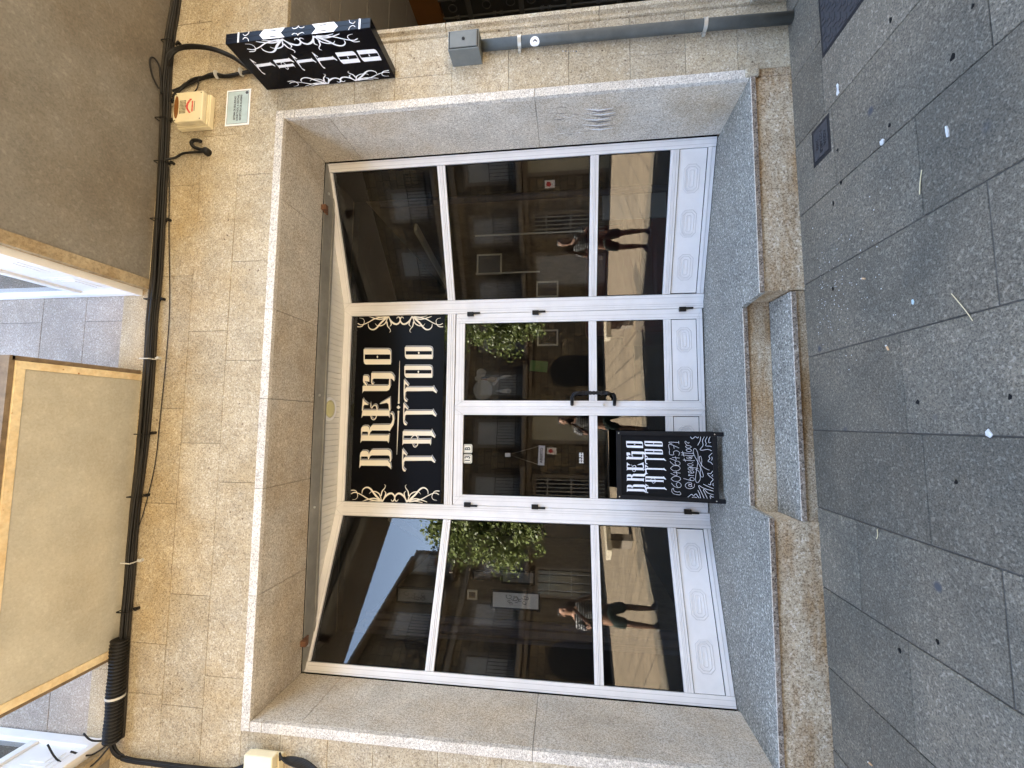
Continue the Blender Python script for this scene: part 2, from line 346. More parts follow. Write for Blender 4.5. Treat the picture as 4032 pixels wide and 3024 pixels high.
# sill with its notch and the lower tread
NB, NX = .27, .712
sp = [(-HW-.02, -.014), (-.722, -.014), (-NX, NB), (NX, NB), (.727, -.014), (HW+.002, -.014), (HW+.002, 1.3), (-HW-.02, 1.3)]
s = MB(); s.prism(sp, -.034, 0, lambda a, b, h: (a, b, h)); s.build('sill', M['sill'], bld, bevel=.002)
s = MB(); s.prism([(-.738, -.014), (.732, -.014), (.742, .36), (-.74, .36)], -.226, -.19, lambda a, b, h: (a, b, h)); s.build('step_tread', M['sill'], bld, bevel=.002)
M['nose'] = granite('sawn brown granite face', (.27, .22, .17), (.07, .055, .045), (.5, .45, .38), 80, (.6, .5, .4), .7)
for nm_, sg_ in (('sill_nose', ((-HW-.02, -.724, -.0165, -.0125), (.729, HW+.002, -.0165, -.0125), (-NX+.012, NX-.012, NB-.0035, NB+.001))), ('tread_nose', ((-.737, .731, -.0165, -.0125),))):
    for q_ in sg_:
        s = MB(); z_ = -.0335 if nm_ == 'sill_nose' else -.2255; s.box(q_[0], q_[1], q_[2], q_[3], z_, z_+.029); s.build(nm_, M['nose'], bld)
        s = MB(); s.box(q_[0], q_[1], q_[2]+.0004, q_[3], z_+.0292, z_+.0341); s.build('worn_rim', M['edge'], bld)
s = MB()
for a, b in ((-3.2, -2.29), (-2.286, -.741)): s.box(a, b, 0, .1, -.4, -.036, random.uniform(.95, 1.05))
s.box(.745, 2.255, 0, .1, -.4, -.036, 1.02); s.box(2.258, HW+T, .0, .1, -.4, -.062, .9)
s.box(-.739, .743, .006, .12, -.4, -.228, .8); s.box(-.746, .748, NB+.012, NB+.1, -.19, -.036, 1.05)
s.prism([(-.741, .102), (-.741, NB+.0115), (-.8, NB+.0115), (-.8, .102)], -.226, -.036, lambda a, b, h: (a, b, h), 1.08); s.prism([(.745, .102), (.745, NB+.0115), (.8, NB+.0115), (.8, .102)], -.226, -.036, lambda a, b, h: (a, b, h), 1.08)
s.build('base_course', M['base'], bld, bevel=.003)
# ceiling of the recess
s = MB(); x = -HW
while x < HW-.01:
    y1 = 1.24 if abs(x) < 1.0 else 1.165-.399*(abs(x)-1)+.06
    s.box(x+.0015, x+.0535, .70, y1, 3.531, 3.545, random.uniform(.94, 1.03)); x += .055
s.build('recess_ceiling', M['slat'], bld)
s = MB(); s.box(-HW, HW, .70, 1.25, 3.546, 3.56); s.build('ceiling_backing', M['joint'], bld)
s = MB(); s.box(-HW+.004, HW-.004, D+.008, .745, 3.478, 3.53); s.box(-HW+.004, HW-.004, .747, .765, 3.472, 3.53); s.box(-HW+.004, HW-.004, .767, .802, 3.486, 3.53)
rl = s.build('shutter_rail', M['alu'], bld, bevel=.002)
s = MB(); s.box(-HW, HW, D+.001, D+.0075, 3.482, 3.54); s.build('rail_gasket', M['seal'], rl)
for x, g in ((1.80, 1), (-2.0, 1)):
    s = MB(); s.box(x-.03, x+.03, D-.0, D+.06, 3.464, 3.4775); s.box(x-.02, x+.025, D-.045, D, 3.43, 3.4775); s.build('latch', M['rust'], rl, bevel=.003)
for x in (1.985, .09, -2.06, -.9):
    s = MB(); s.lathe([(.012, .012), (.012, .003), (.008, 0)], (x, .66, 3.467), n=14); s.build('bolt', M['steel'], rl)

# galleries and balcony overhead
SZ = 4.58
g = MB(); g.box(.98, 9, -1.7, -.0, SZ, SZ+.2); g.build('gallery_soffit', M['soffit'], bld)
g = MB(); g.box(.895, .979, -1.7, 0, SZ-.012, SZ+.045); g.build('soffit_edge', M['trim'], bld, bevel=.003)
g = MB(); g.box(-9, -2.60, -1.2, 0, SZ, SZ+.2); g.build('gallery_soffit', M['soffit'], bld)
g = MB(); g.box(-2.599, -2.52, -1.2, 0, SZ-.01, SZ+.04); g.build('soffit_edge', M['trim'], bld, bevel=.003)
def gallery(x, sgn, yo):
    """white glazed side of an enclosed gallery; sgn = direction it faces"""
    m = lambda d, y, z: (x+sgn*d, y, z)
    z0 = SZ+.046
    fr = MB()
    for a in ((0, .06, yo, -.0, z0, z0+.05), (0, .055, -.075, -.0, z0+.05, 7.2), (0, .055, yo, yo+.08, z0+.05, 7.2), (-.0, .05, yo+.08, -.075, z0+.47, z0+.53), (-.0, .05, yo+.08, -.075, 6.9, 6.98)):
        fr.box(a[0], a[1], a[2], a[3], a[4], a[5], m=m)
    fr.box(.0, .045, yo*.55-.03, yo*.55+.03, z0+.53, 6.9, m=m)
    f = fr.build('gallery_frame', M['whitepvc'], bld, bevel=.004)
    p = MB(); p.box(.005, .03, yo+.08, -.075, z0+.05, z0+.47, m=m)
    n = 4; L = (-.075-(yo+.08))/n
    for k in range(n):
        yc = yo+.08+L*(k+.5)
        for q in (0, 1, 2): p.box(.03+.004*q, .034+.004*q, yc-L*.38+.03*q, yc+L*.38-.03*q, z0+.12+.04*q, z0+.4-.04*q, m=m)
    p.build('parapet_panel', M['whitepvc'], f, bevel=.002)
    q = MB(); q.box(.012, .02, yo+.08, -.075, z0+.53, 6.9, m=m); q.build('pane', M['glass2'], f)
    b = MB(); b.box(-.3, -.2, yo+.1, -.08, z0+.1, 6.9, m=m); b.build('blind', plain('gallery blind', (.35, .37, .34), .7), f)
gallery(.905, -1, -1.6); gallery(-2.53, 1, -1.15)
g = MB(); g.prism([(-1.82, -.735), (.165, -.735), (.165, 0), (-1.82, 0)], SZ, SZ+.12, lambda a, b, h: (a, b, h)); bal = g.build('balcony', M['soffit2'], bld)
g = MB(); g.box(.166, .215, -.785, -.0, SZ-.006, SZ+.10); g.box(-1.875, -1.821, -.785, 0, SZ-.006, SZ+.10); g.box(-1.821, .166, -.785, -.736, SZ-.006, SZ+.10); g.build('angle_iron', M['creamsteel'], bal, bevel=.002)
g = MB(); g.box(.216, .245, -.80, 0, SZ+.004, SZ+.12); g.box(-1.9, -1.876, -.80, 0, SZ+.004, SZ+.12); g.box(-1.9, .245, -.815, -.787, SZ+.004, SZ+.12); g.build('slab_edge', plain('brown stone edge', (.2, .145, .09), .85, var=.35, vscale=20), bal)
g = MB(); g.box(-1.92, .25, -.83, -.0, SZ+.122, SZ+.26, 1.0); g.build('balcony_slab', M['wall_grey'], bal, bevel=.004)
g = MB(); g.box(-1.9, .23, -.8, -.79, SZ+.27, SZ+1.25)
g = MB()
for k in range(24): g.box(-1.88+k*.09, -1.868+k*.09, -.79, -.778, SZ+.261, SZ+1.2)
g.box(-1.9, .22, -.80, -.765, SZ+1.2, SZ+1.23); g.build('balcony_railing', M['black'], bal)
# lettering outlines in metres on the sign plane
GL={"B":[[[[-.607,3.32],[-.529,3.317],[-.523,3.023],[-.54,3.014],[-.556,2.997],[-.612,2.986],[-.597,3.0],[-.579,3.028],[-.582,3.303]]],[[[-.531,3.316],[-.485,3.318],[-.454,3.312],[-.438,3.296],[-.436,3.249],[-.449,3.23],[-.471,3.224],[-.452,3.218],[-.429,3.202],[-.423,3.184],[-.419,3.034],[-.426,3.008],[-.448,2.993],[-.519,2.988],[-.54,2.996],[-.54,3.008],[-.52,3.003],[-.488,3.006],[-.476,3.021],[-.479,3.193],[-.49,3.214],[-.522,3.224],[-.522,3.23],[-.495,3.235],[-.491,3.243],[-.492,3.301],[-.501,3.31],[-.531,3.309]]]],"R":[[[[-.358,3.318],[-.281,3.313],[-.278,3.035],[-.27,3.028],[-.275,3.017],[-.356,3.023],[-.335,3.036],[-.335,3.228],[-.336,3.304]]],[[[-.282,3.315],[-.217,3.316],[-.196,3.306],[-.189,3.284],[-.189,3.248],[-.202,3.233],[-.229,3.227],[-.199,3.22],[-.178,3.197],[-.174,3.02],[-.159,3.001],[-.118,2.988],[-.08,2.993],[-.063,3.01],[-.07,3.018],[-.056,3.013],[-.051,2.996],[-.077,2.977],[-.125,2.97],[-.173,2.977],[-.207,2.998],[-.238,3.015],[-.231,3.029],[-.232,3.199],[-.25,3.218],[-.278,3.225],[-.278,3.23],[-.292,3.234],[-.293,3.244],[-.289,3.251],[-.285,3.24],[-.252,3.242],[-.245,3.249],[-.245,3.3],[-.258,3.308],[-.282,3.309]]]],"E":[[[[-.109,3.317],[-.03,3.309],[-.029,3.025],[-.106,3.019],[-.085,3.032],[-.086,3.303]]],[[[-.036,3.316],[.089,3.31],[.064,3.295],[.026,3.246],[.023,3.257],[.026,3.29],[.005,3.303],[-.036,3.303]]],[[[.1,3.022],[.034,3.133],[.033,3.121],[.046,3.053],[.03,3.036],[-.032,3.029],[-.032,3.014],[.061,3.02]]],[[[.0472,3.2286],[.0273,3.2242],[.0061,3.2186],[-.0032,3.2135],[-.0049,3.2124],[.0002,3.2105],[.0112,3.2049],[.0195,3.1952],[.0248,3.1844],[.026,3.1728],[.0198,3.1616],[.0055,3.1539],[-.0155,3.1493],[-.0468,3.1495],[-.0786,3.1527],[-.1016,3.1583],[-.1185,3.1665],[-.1281,3.1777],[-.1303,3.1904],[-.1256,3.2026],[-.1154,3.2126],[-.1007,3.2188],[-.0825,3.2226],[-.0578,3.224],[-.0371,3.2242],[-.0369,3.2198],[-.0574,3.2183],[-.0815,3.2154],[-.0983,3.2112],[-.1106,3.2054],[-.1185,3.1977],[-.1217,3.1896],[-.1203,3.1816],[-.1135,3.1735],[-.0989,3.1665],[-.0774,3.1613],[-.0465,3.1595],[-.0165,3.1607],[.0018,3.1648],[.0122,3.1704],[.0155,3.1753],[.0152,3.1816],[.0111,3.1896],[.0048,3.1971],[-.0045,3.2024],[-.0131,3.2096],[-.0081,3.2197],[.0039,3.2254],[.0264,3.2292],[.0468,3.2314]]]],"G":[[[[.291,3.026],[.207,3.022],[.176,3.035],[.164,3.058],[.164,3.299],[.157,3.31],[.141,3.316],[.215,3.317],[.218,3.29],[.218,3.053],[.228,3.04],[.291,3.037]]],[[[.268,3.315],[.32,3.314],[.32,3.268],[.299,3.253],[.257,3.247],[.26,3.257],[.266,3.299],[.225,3.268],[.216,3.279],[.25,3.31]]],[[[.348,3.229],[.347,3.024],[.336,3.006],[.305,2.983],[.261,2.983],[.287,3.008],[.29,3.201],[.278,3.215],[.253,3.216],[.239,3.206],[.243,3.196],[.229,3.202],[.23,3.219],[.257,3.229],[.299,3.229]]]],"O":[[[[.587,3.321],[.593,3.316],[.589,3.062],[.581,3.039],[.562,3.03],[.54,3.027],[.437,3.024],[.433,3.029],[.435,3.292],[.445,3.307],[.464,3.315]],[[.538,3.308],[.535,3.036],[.486,3.034],[.488,3.306]]],[[[.512,3.179],[.527,3.171],[.512,3.162],[.496,3.17]]]],"Q":[[[[.604,2.884],[.61,2.878],[.606,2.625],[.597,2.604],[.579,2.595],[.557,2.592],[.489,2.59],[.485,2.595],[.487,2.857],[.497,2.872],[.516,2.88]],[[.567,2.873],[.564,2.601],[.528,2.601],[.531,2.871]]],[[[.548,2.745],[.563,2.736],[.547,2.727],[.532,2.736]]]],"q":[[[[.413,2.883],[.418,2.877],[.416,2.624],[.408,2.603],[.39,2.594],[.368,2.591],[.3,2.589],[.296,2.594],[.297,2.857],[.307,2.871],[.325,2.879]],[[.376,2.871],[.374,2.601],[.338,2.6],[.34,2.87]]],[[[.357,2.744],[.372,2.735],[.357,2.726],[.341,2.735]]]],"T":[[[[.283,2.883],[.221,2.829],[.212,2.838],[.235,2.865],[.221,2.872],[.165,2.872],[.103,2.87],[.083,2.861],[.069,2.843],[.062,2.839],[.054,2.849],[.062,2.867],[.083,2.877],[.131,2.881]]],[[[.155,2.872],[.183,2.87],[.2,2.854],[.2,2.59],[.21,2.576],[.193,2.569],[.152,2.54],[.141,2.545],[.152,2.561],[.164,2.579],[.162,2.788],[.162,2.849],[.148,2.863],[.103,2.865],[.103,2.871]]]],"t":[[[[.048,2.881],[-.013,2.828],[-.022,2.836],[.0,2.864],[-.014,2.871],[-.068,2.871],[-.13,2.869],[-.15,2.859],[-.164,2.841],[-.171,2.838],[-.179,2.848],[-.171,2.866],[-.15,2.875],[-.103,2.879]]],[[[-.079,2.87],[-.051,2.868],[-.034,2.852],[-.033,2.59],[-.022,2.576],[-.039,2.569],[-.08,2.54],[-.09,2.545],[-.08,2.561],[-.068,2.579],[-.071,2.787],[-.072,2.848],[-.085,2.861],[-.13,2.864],[-.13,2.87]]]],"u":[[[[-.409,2.879],[-.469,2.826],[-.477,2.834],[-.456,2.862],[-.47,2.868],[-.524,2.868],[-.584,2.866],[-.604,2.857],[-.617,2.839],[-.623,2.835],[-.632,2.846],[-.624,2.863],[-.604,2.873],[-.557,2.877]]],[[[-.534,2.868],[-.507,2.866],[-.49,2.85],[-.485,2.59],[-.475,2.577],[-.491,2.569],[-.531,2.54],[-.541,2.545],[-.531,2.561],[-.519,2.579],[-.525,2.785],[-.526,2.845],[-.54,2.859],[-.584,2.861],[-.584,2.868]]]],"A":[[[[-.24,2.879],[-.234,2.874],[-.233,2.598],[-.22,2.586],[-.237,2.577],[-.287,2.547],[-.299,2.549],[-.287,2.571],[-.277,2.588],[-.279,2.87],[-.281,2.877]]],[[[-.319,2.878],[-.315,2.601],[-.307,2.589],[-.373,2.589],[-.353,2.6],[-.358,2.868],[-.375,2.879]]],[[[-.279,2.879],[-.279,2.87],[-.32,2.871],[-.32,2.878]]],[[[-.3193,2.798],[-.3101,2.7954],[-.2984,2.7908],[-.2884,2.7845],[-.2798,2.7764],[-.2742,2.7662],[-.2717,2.7552],[-.2729,2.7438],[-.2788,2.7331],[-.2903,2.7247],[-.3048,2.7188],[-.3215,2.716],[-.3391,2.7157],[-.3577,2.7172],[-.375,2.7222],[-.388,2.7329],[-.3952,2.7462],[-.3922,2.7587],[-.383,2.768],[-.3683,2.7733],[-.3556,2.7761],[-.3544,2.7719],[-.3664,2.7679],[-.379,2.762],[-.3853,2.7548],[-.3868,2.7478],[-.3815,2.7386],[-.371,2.7298],[-.3562,2.7258],[-.3389,2.7243],[-.3223,2.7246],[-.3072,2.7272],[-.2944,2.7323],[-.2852,2.7389],[-.2812,2.7464],[-.2803,2.7548],[-.2819,2.7634],[-.2862,2.7716],[-.293,2.7789],[-.3016,2.7852],[-.3121,2.7904],[-.3207,2.794]]]]}
ORN={"line":[[[.468,2.935],[.468,2.932],[.062,2.923],[.041,2.92],[.034,2.931],[.041,2.94],[.062,2.937]]],"dia":[[[.001,2.951],[.021,2.932],[.001,2.911],[-.019,2.931]]],"flo":[[[.8661,3.3951],[.861,3.3863],[.8542,3.3741],[.8503,3.3622],[.8503,3.3517],[.8529,3.34],[.8568,3.3272],[.8616,3.3136],[.8677,3.2991],[.8749,3.2839],[.884,3.2678],[.8943,3.2506],[.9036,3.2332],[.9109,3.2174],[.917,3.2015],[.9224,3.1811],[.9269,3.1506],[.9306,3.1162],[.9332,3.0917],[.9188,3.0903],[.9167,3.1148],[.9135,3.1491],[.9096,3.1789],[.9055,3.1981],[.9006,3.2134],[.8944,3.2288],[.8859,3.2459],[.876,3.2633],[.8671,3.2801],[.86,3.2958],[.854,3.3107],[.8492,3.3248],[.845,3.3379],[.842,3.3506],[.8417,3.3638],[.8468,3.3775],[.8544,3.3902],[.8599,3.3989]],[[.8409,2.4942],[.8359,2.5023],[.8291,2.5142],[.8247,2.5274],[.8254,2.5401],[.8287,2.5525],[.8333,2.5654],[.8387,2.5792],[.8455,2.5937],[.8532,2.6091],[.8624,2.6257],[.8726,2.6431],[.8815,2.6603],[.8881,2.6758],[.8936,2.6912],[.8987,2.7105],[.9042,2.7397],[.9094,2.7732],[.9129,2.7971],[.9271,2.7949],[.9231,2.771],[.9175,2.7374],[.9113,2.7075],[.905,2.6874],[.8983,2.6715],[.8905,2.6557],[.8809,2.6383],[.8703,2.6211],[.8608,2.6049],[.853,2.59],[.8462,2.5759],[.8407,2.5626],[.8365,2.5501],[.8337,2.5388],[.8333,2.5286],[.8366,2.5175],[.8426,2.506],[.8471,2.4978]],[[.8323,3.3995],[.831,3.3892],[.8294,3.375],[.8299,3.3627],[.8327,3.3538],[.8375,3.3461],[.8447,3.3398],[.8562,3.3341],[.8703,3.3298],[.8828,3.3285],[.8927,3.3309],[.9015,3.3363],[.9084,3.3439],[.9132,3.3559],[.916,3.3706],[.9179,3.3812],[.9201,3.3808],[.9186,3.3701],[.9162,3.3551],[.9116,3.3421],[.9042,3.3332],[.8945,3.3267],[.8832,3.3235],[.8693,3.3244],[.8541,3.3284],[.8413,3.3342],[.8323,3.3415],[.8261,3.3505],[.8221,3.3613],[.8213,3.3752],[.8226,3.3901],[.8237,3.4005]],[[.8057,2.4917],[.8051,2.5015],[.8046,2.5156],[.8061,2.5289],[.8106,2.5394],[.8172,2.5483],[.8262,2.5557],[.8388,2.562],[.8536,2.5669],[.867,2.5685],[.8779,2.566],[.8868,2.5601],[.8936,2.5519],[.8974,2.5396],[.8992,2.5253],[.9001,2.5151],[.8979,2.5149],[.8965,2.5249],[.8944,2.5389],[.8904,2.5501],[.8842,2.557],[.8762,2.5617],[.867,2.5635],[.8549,2.5615],[.8411,2.5565],[.8298,2.5503],[.8223,2.5436],[.8172,2.5358],[.8139,2.5271],[.8127,2.5154],[.8135,2.502],[.8143,2.4923]],[[.8591,3.2816],[.8497,3.2801],[.8368,3.278],[.8258,3.2741],[.8172,3.2677],[.8095,3.2593],[.8041,3.2504],[.8013,3.2411],[.8005,3.2312],[.802,3.2216],[.8056,3.2125],[.8117,3.2029],[.8207,3.1925],[.8337,3.1811],[.85,3.1685],[.867,3.1543],[.8845,3.1363],[.9019,3.1175],[.914,3.1042],[.9,3.0918],[.8883,3.1053],[.8715,3.1242],[.855,3.1417],[.8394,3.1556],[.8232,3.1686],[.8093,3.1815],[.7993,3.1939],[.7922,3.206],[.788,3.2184],[.7871,3.2314],[.7892,3.2441],[.7939,3.2556],[.8013,3.266],[.8111,3.2751],[.8222,3.2819],[.8356,3.2846],[.8494,3.2848],[.8589,3.2844]],[[.845,2.6036],[.8358,2.6026],[.8225,2.6021],[.8094,2.604],[.7985,2.6101],[.789,2.6185],[.7819,2.6284],[.7774,2.6396],[.7757,2.6521],[.7771,2.665],[.782,2.6773],[.7898,2.6892],[.8004,2.7016],[.8146,2.7146],[.831,2.728],[.847,2.7422],[.8639,2.7604],[.881,2.7801],[.893,2.7942],[.907,2.7818],[.8947,2.768],[.877,2.7484],[.859,2.7298],[.8418,2.7151],[.8251,2.7021],[.8116,2.6904],[.8019,2.6797],[.7951,2.6701],[.7909,2.661],[.7891,2.6518],[.7896,2.6423],[.7921,2.6336],[.7971,2.6253],[.8044,2.6176],[.8126,2.612],[.8233,2.6087],[.8359,2.6074],[.845,2.6064]],[[.8576,3.2061],[.8523,3.2015],[.8449,3.1951],[.8396,3.1868],[.8369,3.1752],[.8357,3.1612],[.837,3.1478],[.8407,3.1345],[.8468,3.121],[.8539,3.1102],[.8614,3.1035],[.8702,3.0988],[.8799,3.0947],[.891,3.0903],[.9028,3.0867],[.9112,3.0842],[.9088,3.0758],[.9003,3.0779],[.8881,3.0812],[.8761,3.0853],[.8658,3.0898],[.8555,3.0953],[.8461,3.1038],[.838,3.1162],[.8312,3.131],[.827,3.1462],[.8271,3.1616],[.8298,3.1767],[.8344,3.1892],[.8416,3.1982],[.8502,3.2042],[.8564,3.2079]],[[.8454,2.6781],[.8395,2.6812],[.8312,2.6864],[.8244,2.6948],[.8204,2.707],[.8185,2.7218],[.8191,2.737],[.8237,2.752],[.8308,2.7667],[.8391,2.7792],[.8484,2.7882],[.8585,2.7944],[.869,2.7996],[.8813,2.8042],[.894,2.8078],[.9028,2.8101],[.9052,2.8019],[.8966,2.7991],[.8844,2.7951],[.873,2.7904],[.8634,2.7856],[.8546,2.7802],[.8469,2.7728],[.8396,2.7617],[.8331,2.7483],[.8289,2.735],[.8271,2.7218],[.8276,2.7082],[.8296,2.6972],[.8345,2.6896],[.8414,2.6839],[.8466,2.6799]],[[.8752,3.0776],[.8623,3.0757],[.8444,3.0727],[.8291,3.0684],[.8187,3.0618],[.8095,3.0533],[.8,3.046],[.7901,3.0414],[.7808,3.0388],[.7725,3.0385],[.7665,3.0425],[.763,3.0483],[.7611,3.0524],[.7629,3.0536],[.7656,3.05],[.7693,3.0454],[.7735,3.0435],[.7795,3.0444],[.7876,3.0474],[.796,3.052],[.8039,3.0593],[.813,3.0689],[.8249,3.0776],[.8417,3.0834],[.86,3.0875],[.8728,3.0904]],[[.8672,2.7936],[.8546,2.7956],[.8367,2.7986],[.8201,2.8033],[.8084,2.8113],[.7997,2.8202],[.7921,2.827],[.7841,2.8312],[.7765,2.8339],[.7706,2.8345],[.7657,2.8321],[.7612,2.8272],[.7579,2.8234],[.7561,2.8246],[.7587,2.8291],[.763,2.8352],[.7694,2.8395],[.7776,2.8395],[.7865,2.8372],[.7959,2.833],[.8051,2.8263],[.814,2.8185],[.8239,2.8127],[.8387,2.8094],[.8562,2.8075],[.8688,2.8064]],[[.8218,3.0538],[.8278,3.0496],[.8358,3.0437],[.8429,3.0407],[.8473,3.0402],[.8528,3.0414],[.8604,3.0438],[.8702,3.0472],[.8814,3.0517],[.893,3.0566],[.9058,3.063],[.919,3.0699],[.9282,3.0748],[.9338,3.0632],[.9242,3.059],[.9105,3.053],[.897,3.0474],[.8853,3.0423],[.8738,3.0377],[.8636,3.0342],[.8554,3.0316],[.8477,3.0301],[.8391,3.0313],[.8312,3.0379],[.8245,3.0461],[.8202,3.0522]],[[.8162,2.8287],[.8204,2.8351],[.8271,2.8437],[.8349,2.8506],[.8435,2.8522],[.8512,2.851],[.8594,2.8489],[.8693,2.8459],[.8804,2.842],[.8919,2.8377],[.9049,2.8328],[.9182,2.8275],[.9276,2.8239],[.9224,2.8121],[.9134,2.8165],[.9006,2.8227],[.8881,2.8283],[.877,2.8326],[.8662,2.8364],[.8566,2.8391],[.8491,2.8411],[.8435,2.8421],[.8391,2.8414],[.8319,2.838],[.8239,2.8317],[.8178,2.8273]],[[.9323,3.0654],[.9219,3.0589],[.9071,3.0501],[.8936,3.0406],[.8827,3.0311],[.873,3.021],[.8657,3.0107],[.8594,3.0],[.855,2.9888],[.8536,2.9796],[.8554,2.9717],[.8602,2.9634],[.8663,2.9567],[.8738,2.952],[.8829,2.9488],[.8915,2.9477],[.9,2.9497],[.9086,2.954],[.914,2.9581],[.9158,2.9612],[.9157,2.9659],[.9145,2.9699],[.9113,2.9731],[.9058,2.9759],[.9017,2.978],[.9023,2.98],[.907,2.9793],[.9137,2.9776],[.9195,2.9741],[.9231,2.968],[.9246,2.9602],[.922,2.9519],[.9144,2.9451],[.904,2.9394],[.8925,2.9363],[.8807,2.9365],[.8686,2.9396],[.8577,2.9453],[.8483,2.9538],[.8405,2.9649],[.8364,2.9784],[.8378,2.9931],[.8429,3.0077],[.8503,3.0213],[.8609,3.0326],[.8732,3.0426],[.8864,3.0514],[.902,3.0594],[.9182,3.0662],[.9297,3.0706]],[[.9238,2.8164],[.9125,2.8202],[.8967,2.8263],[.8815,2.8336],[.8689,2.8417],[.8571,2.851],[.8472,2.8619],[.8404,2.8752],[.8361,2.8896],[.8354,2.904],[.8401,2.9172],[.8481,2.9281],[.8576,2.9367],[.8684,2.9428],[.8804,2.9466],[.8921,2.9478],[.9034,2.9454],[.9136,2.9405],[.921,2.934],[.9232,2.9257],[.9212,2.918],[.9176,2.912],[.912,2.9082],[.9058,2.9061],[.9014,2.905],[.9006,2.907],[.9043,2.9094],[.9094,2.9125],[.9124,2.916],[.9139,2.9204],[.9143,2.9252],[.913,2.928],[.9081,2.9314],[.9,2.9349],[.8919,2.9362],[.8835,2.9345],[.8742,2.9307],[.8664,2.9253],[.8599,2.9183],[.8547,2.9099],[.8526,2.902],[.8535,2.893],[.8573,2.8822],[.8628,2.8721],[.8693,2.8626],[.8783,2.8532],[.8885,2.8444],[.9015,2.8357],[.916,2.8276],[.9262,2.8216]],[[.936,3.2802],[.9312,3.2652],[.9241,3.2439],[.9178,3.2225],[.9121,3.2025],[.9072,3.1824],[.9048,3.1637],[.9058,3.1467],[.9092,3.1303],[.9133,3.1146],[.919,3.0991],[.9253,3.0845],[.9302,3.0744],[.9098,3.0676],[.9076,3.0786],[.9039,3.0945],[.9007,3.1114],[.897,3.1277],[.8939,3.1453],[.8932,3.1643],[.8964,3.1845],[.9019,3.2053],[.9082,3.2255],[.9164,3.2467],[.9254,3.2675],[.932,3.2818]],[[.916,2.6113],[.9104,2.6249],[.903,2.6446],[.8961,2.6647],[.891,2.6838],[.8865,2.7035],[.8842,2.7229],[.8853,2.7416],[.8887,2.7593],[.8928,2.7759],[.897,2.793],[.9019,2.809],[.905,2.8202],[.925,2.8118],[.9193,2.8019],[.9118,2.7875],[.9052,2.7721],[.9008,2.7565],[.8972,2.74],[.8958,2.7231],[.8974,2.7052],[.9013,2.6862],[.9059,2.6673],[.9108,2.647],[.9163,2.6269],[.92,2.6127]],[[.9401,3.2315],[.9366,3.2138],[.9315,3.1886],[.9276,3.1645],[.9258,3.1438],[.9252,3.1241],[.9258,3.1063],[.928,3.0895],[.9314,3.0741],[.9341,3.0634],[.9199,3.0606],[.9182,3.0716],[.9156,3.0877],[.9142,3.1057],[.9151,3.1245],[.9172,3.1446],[.9204,3.1655],[.9254,3.1898],[.9314,3.2149],[.9359,3.2325]],[[.9229,2.6586],[.9192,2.6757],[.9143,2.7],[.9104,2.7236],[.9079,2.7438],[.9064,2.7632],[.9063,2.7816],[.9087,2.7995],[.9125,2.8158],[.9151,2.8269],[.9289,2.8231],[.9255,2.8123],[.9209,2.797],[.9177,2.7804],[.9165,2.7633],[.9165,2.7444],[.9176,2.7244],[.9205,2.701],[.9244,2.6766],[.9271,2.6594]]]}
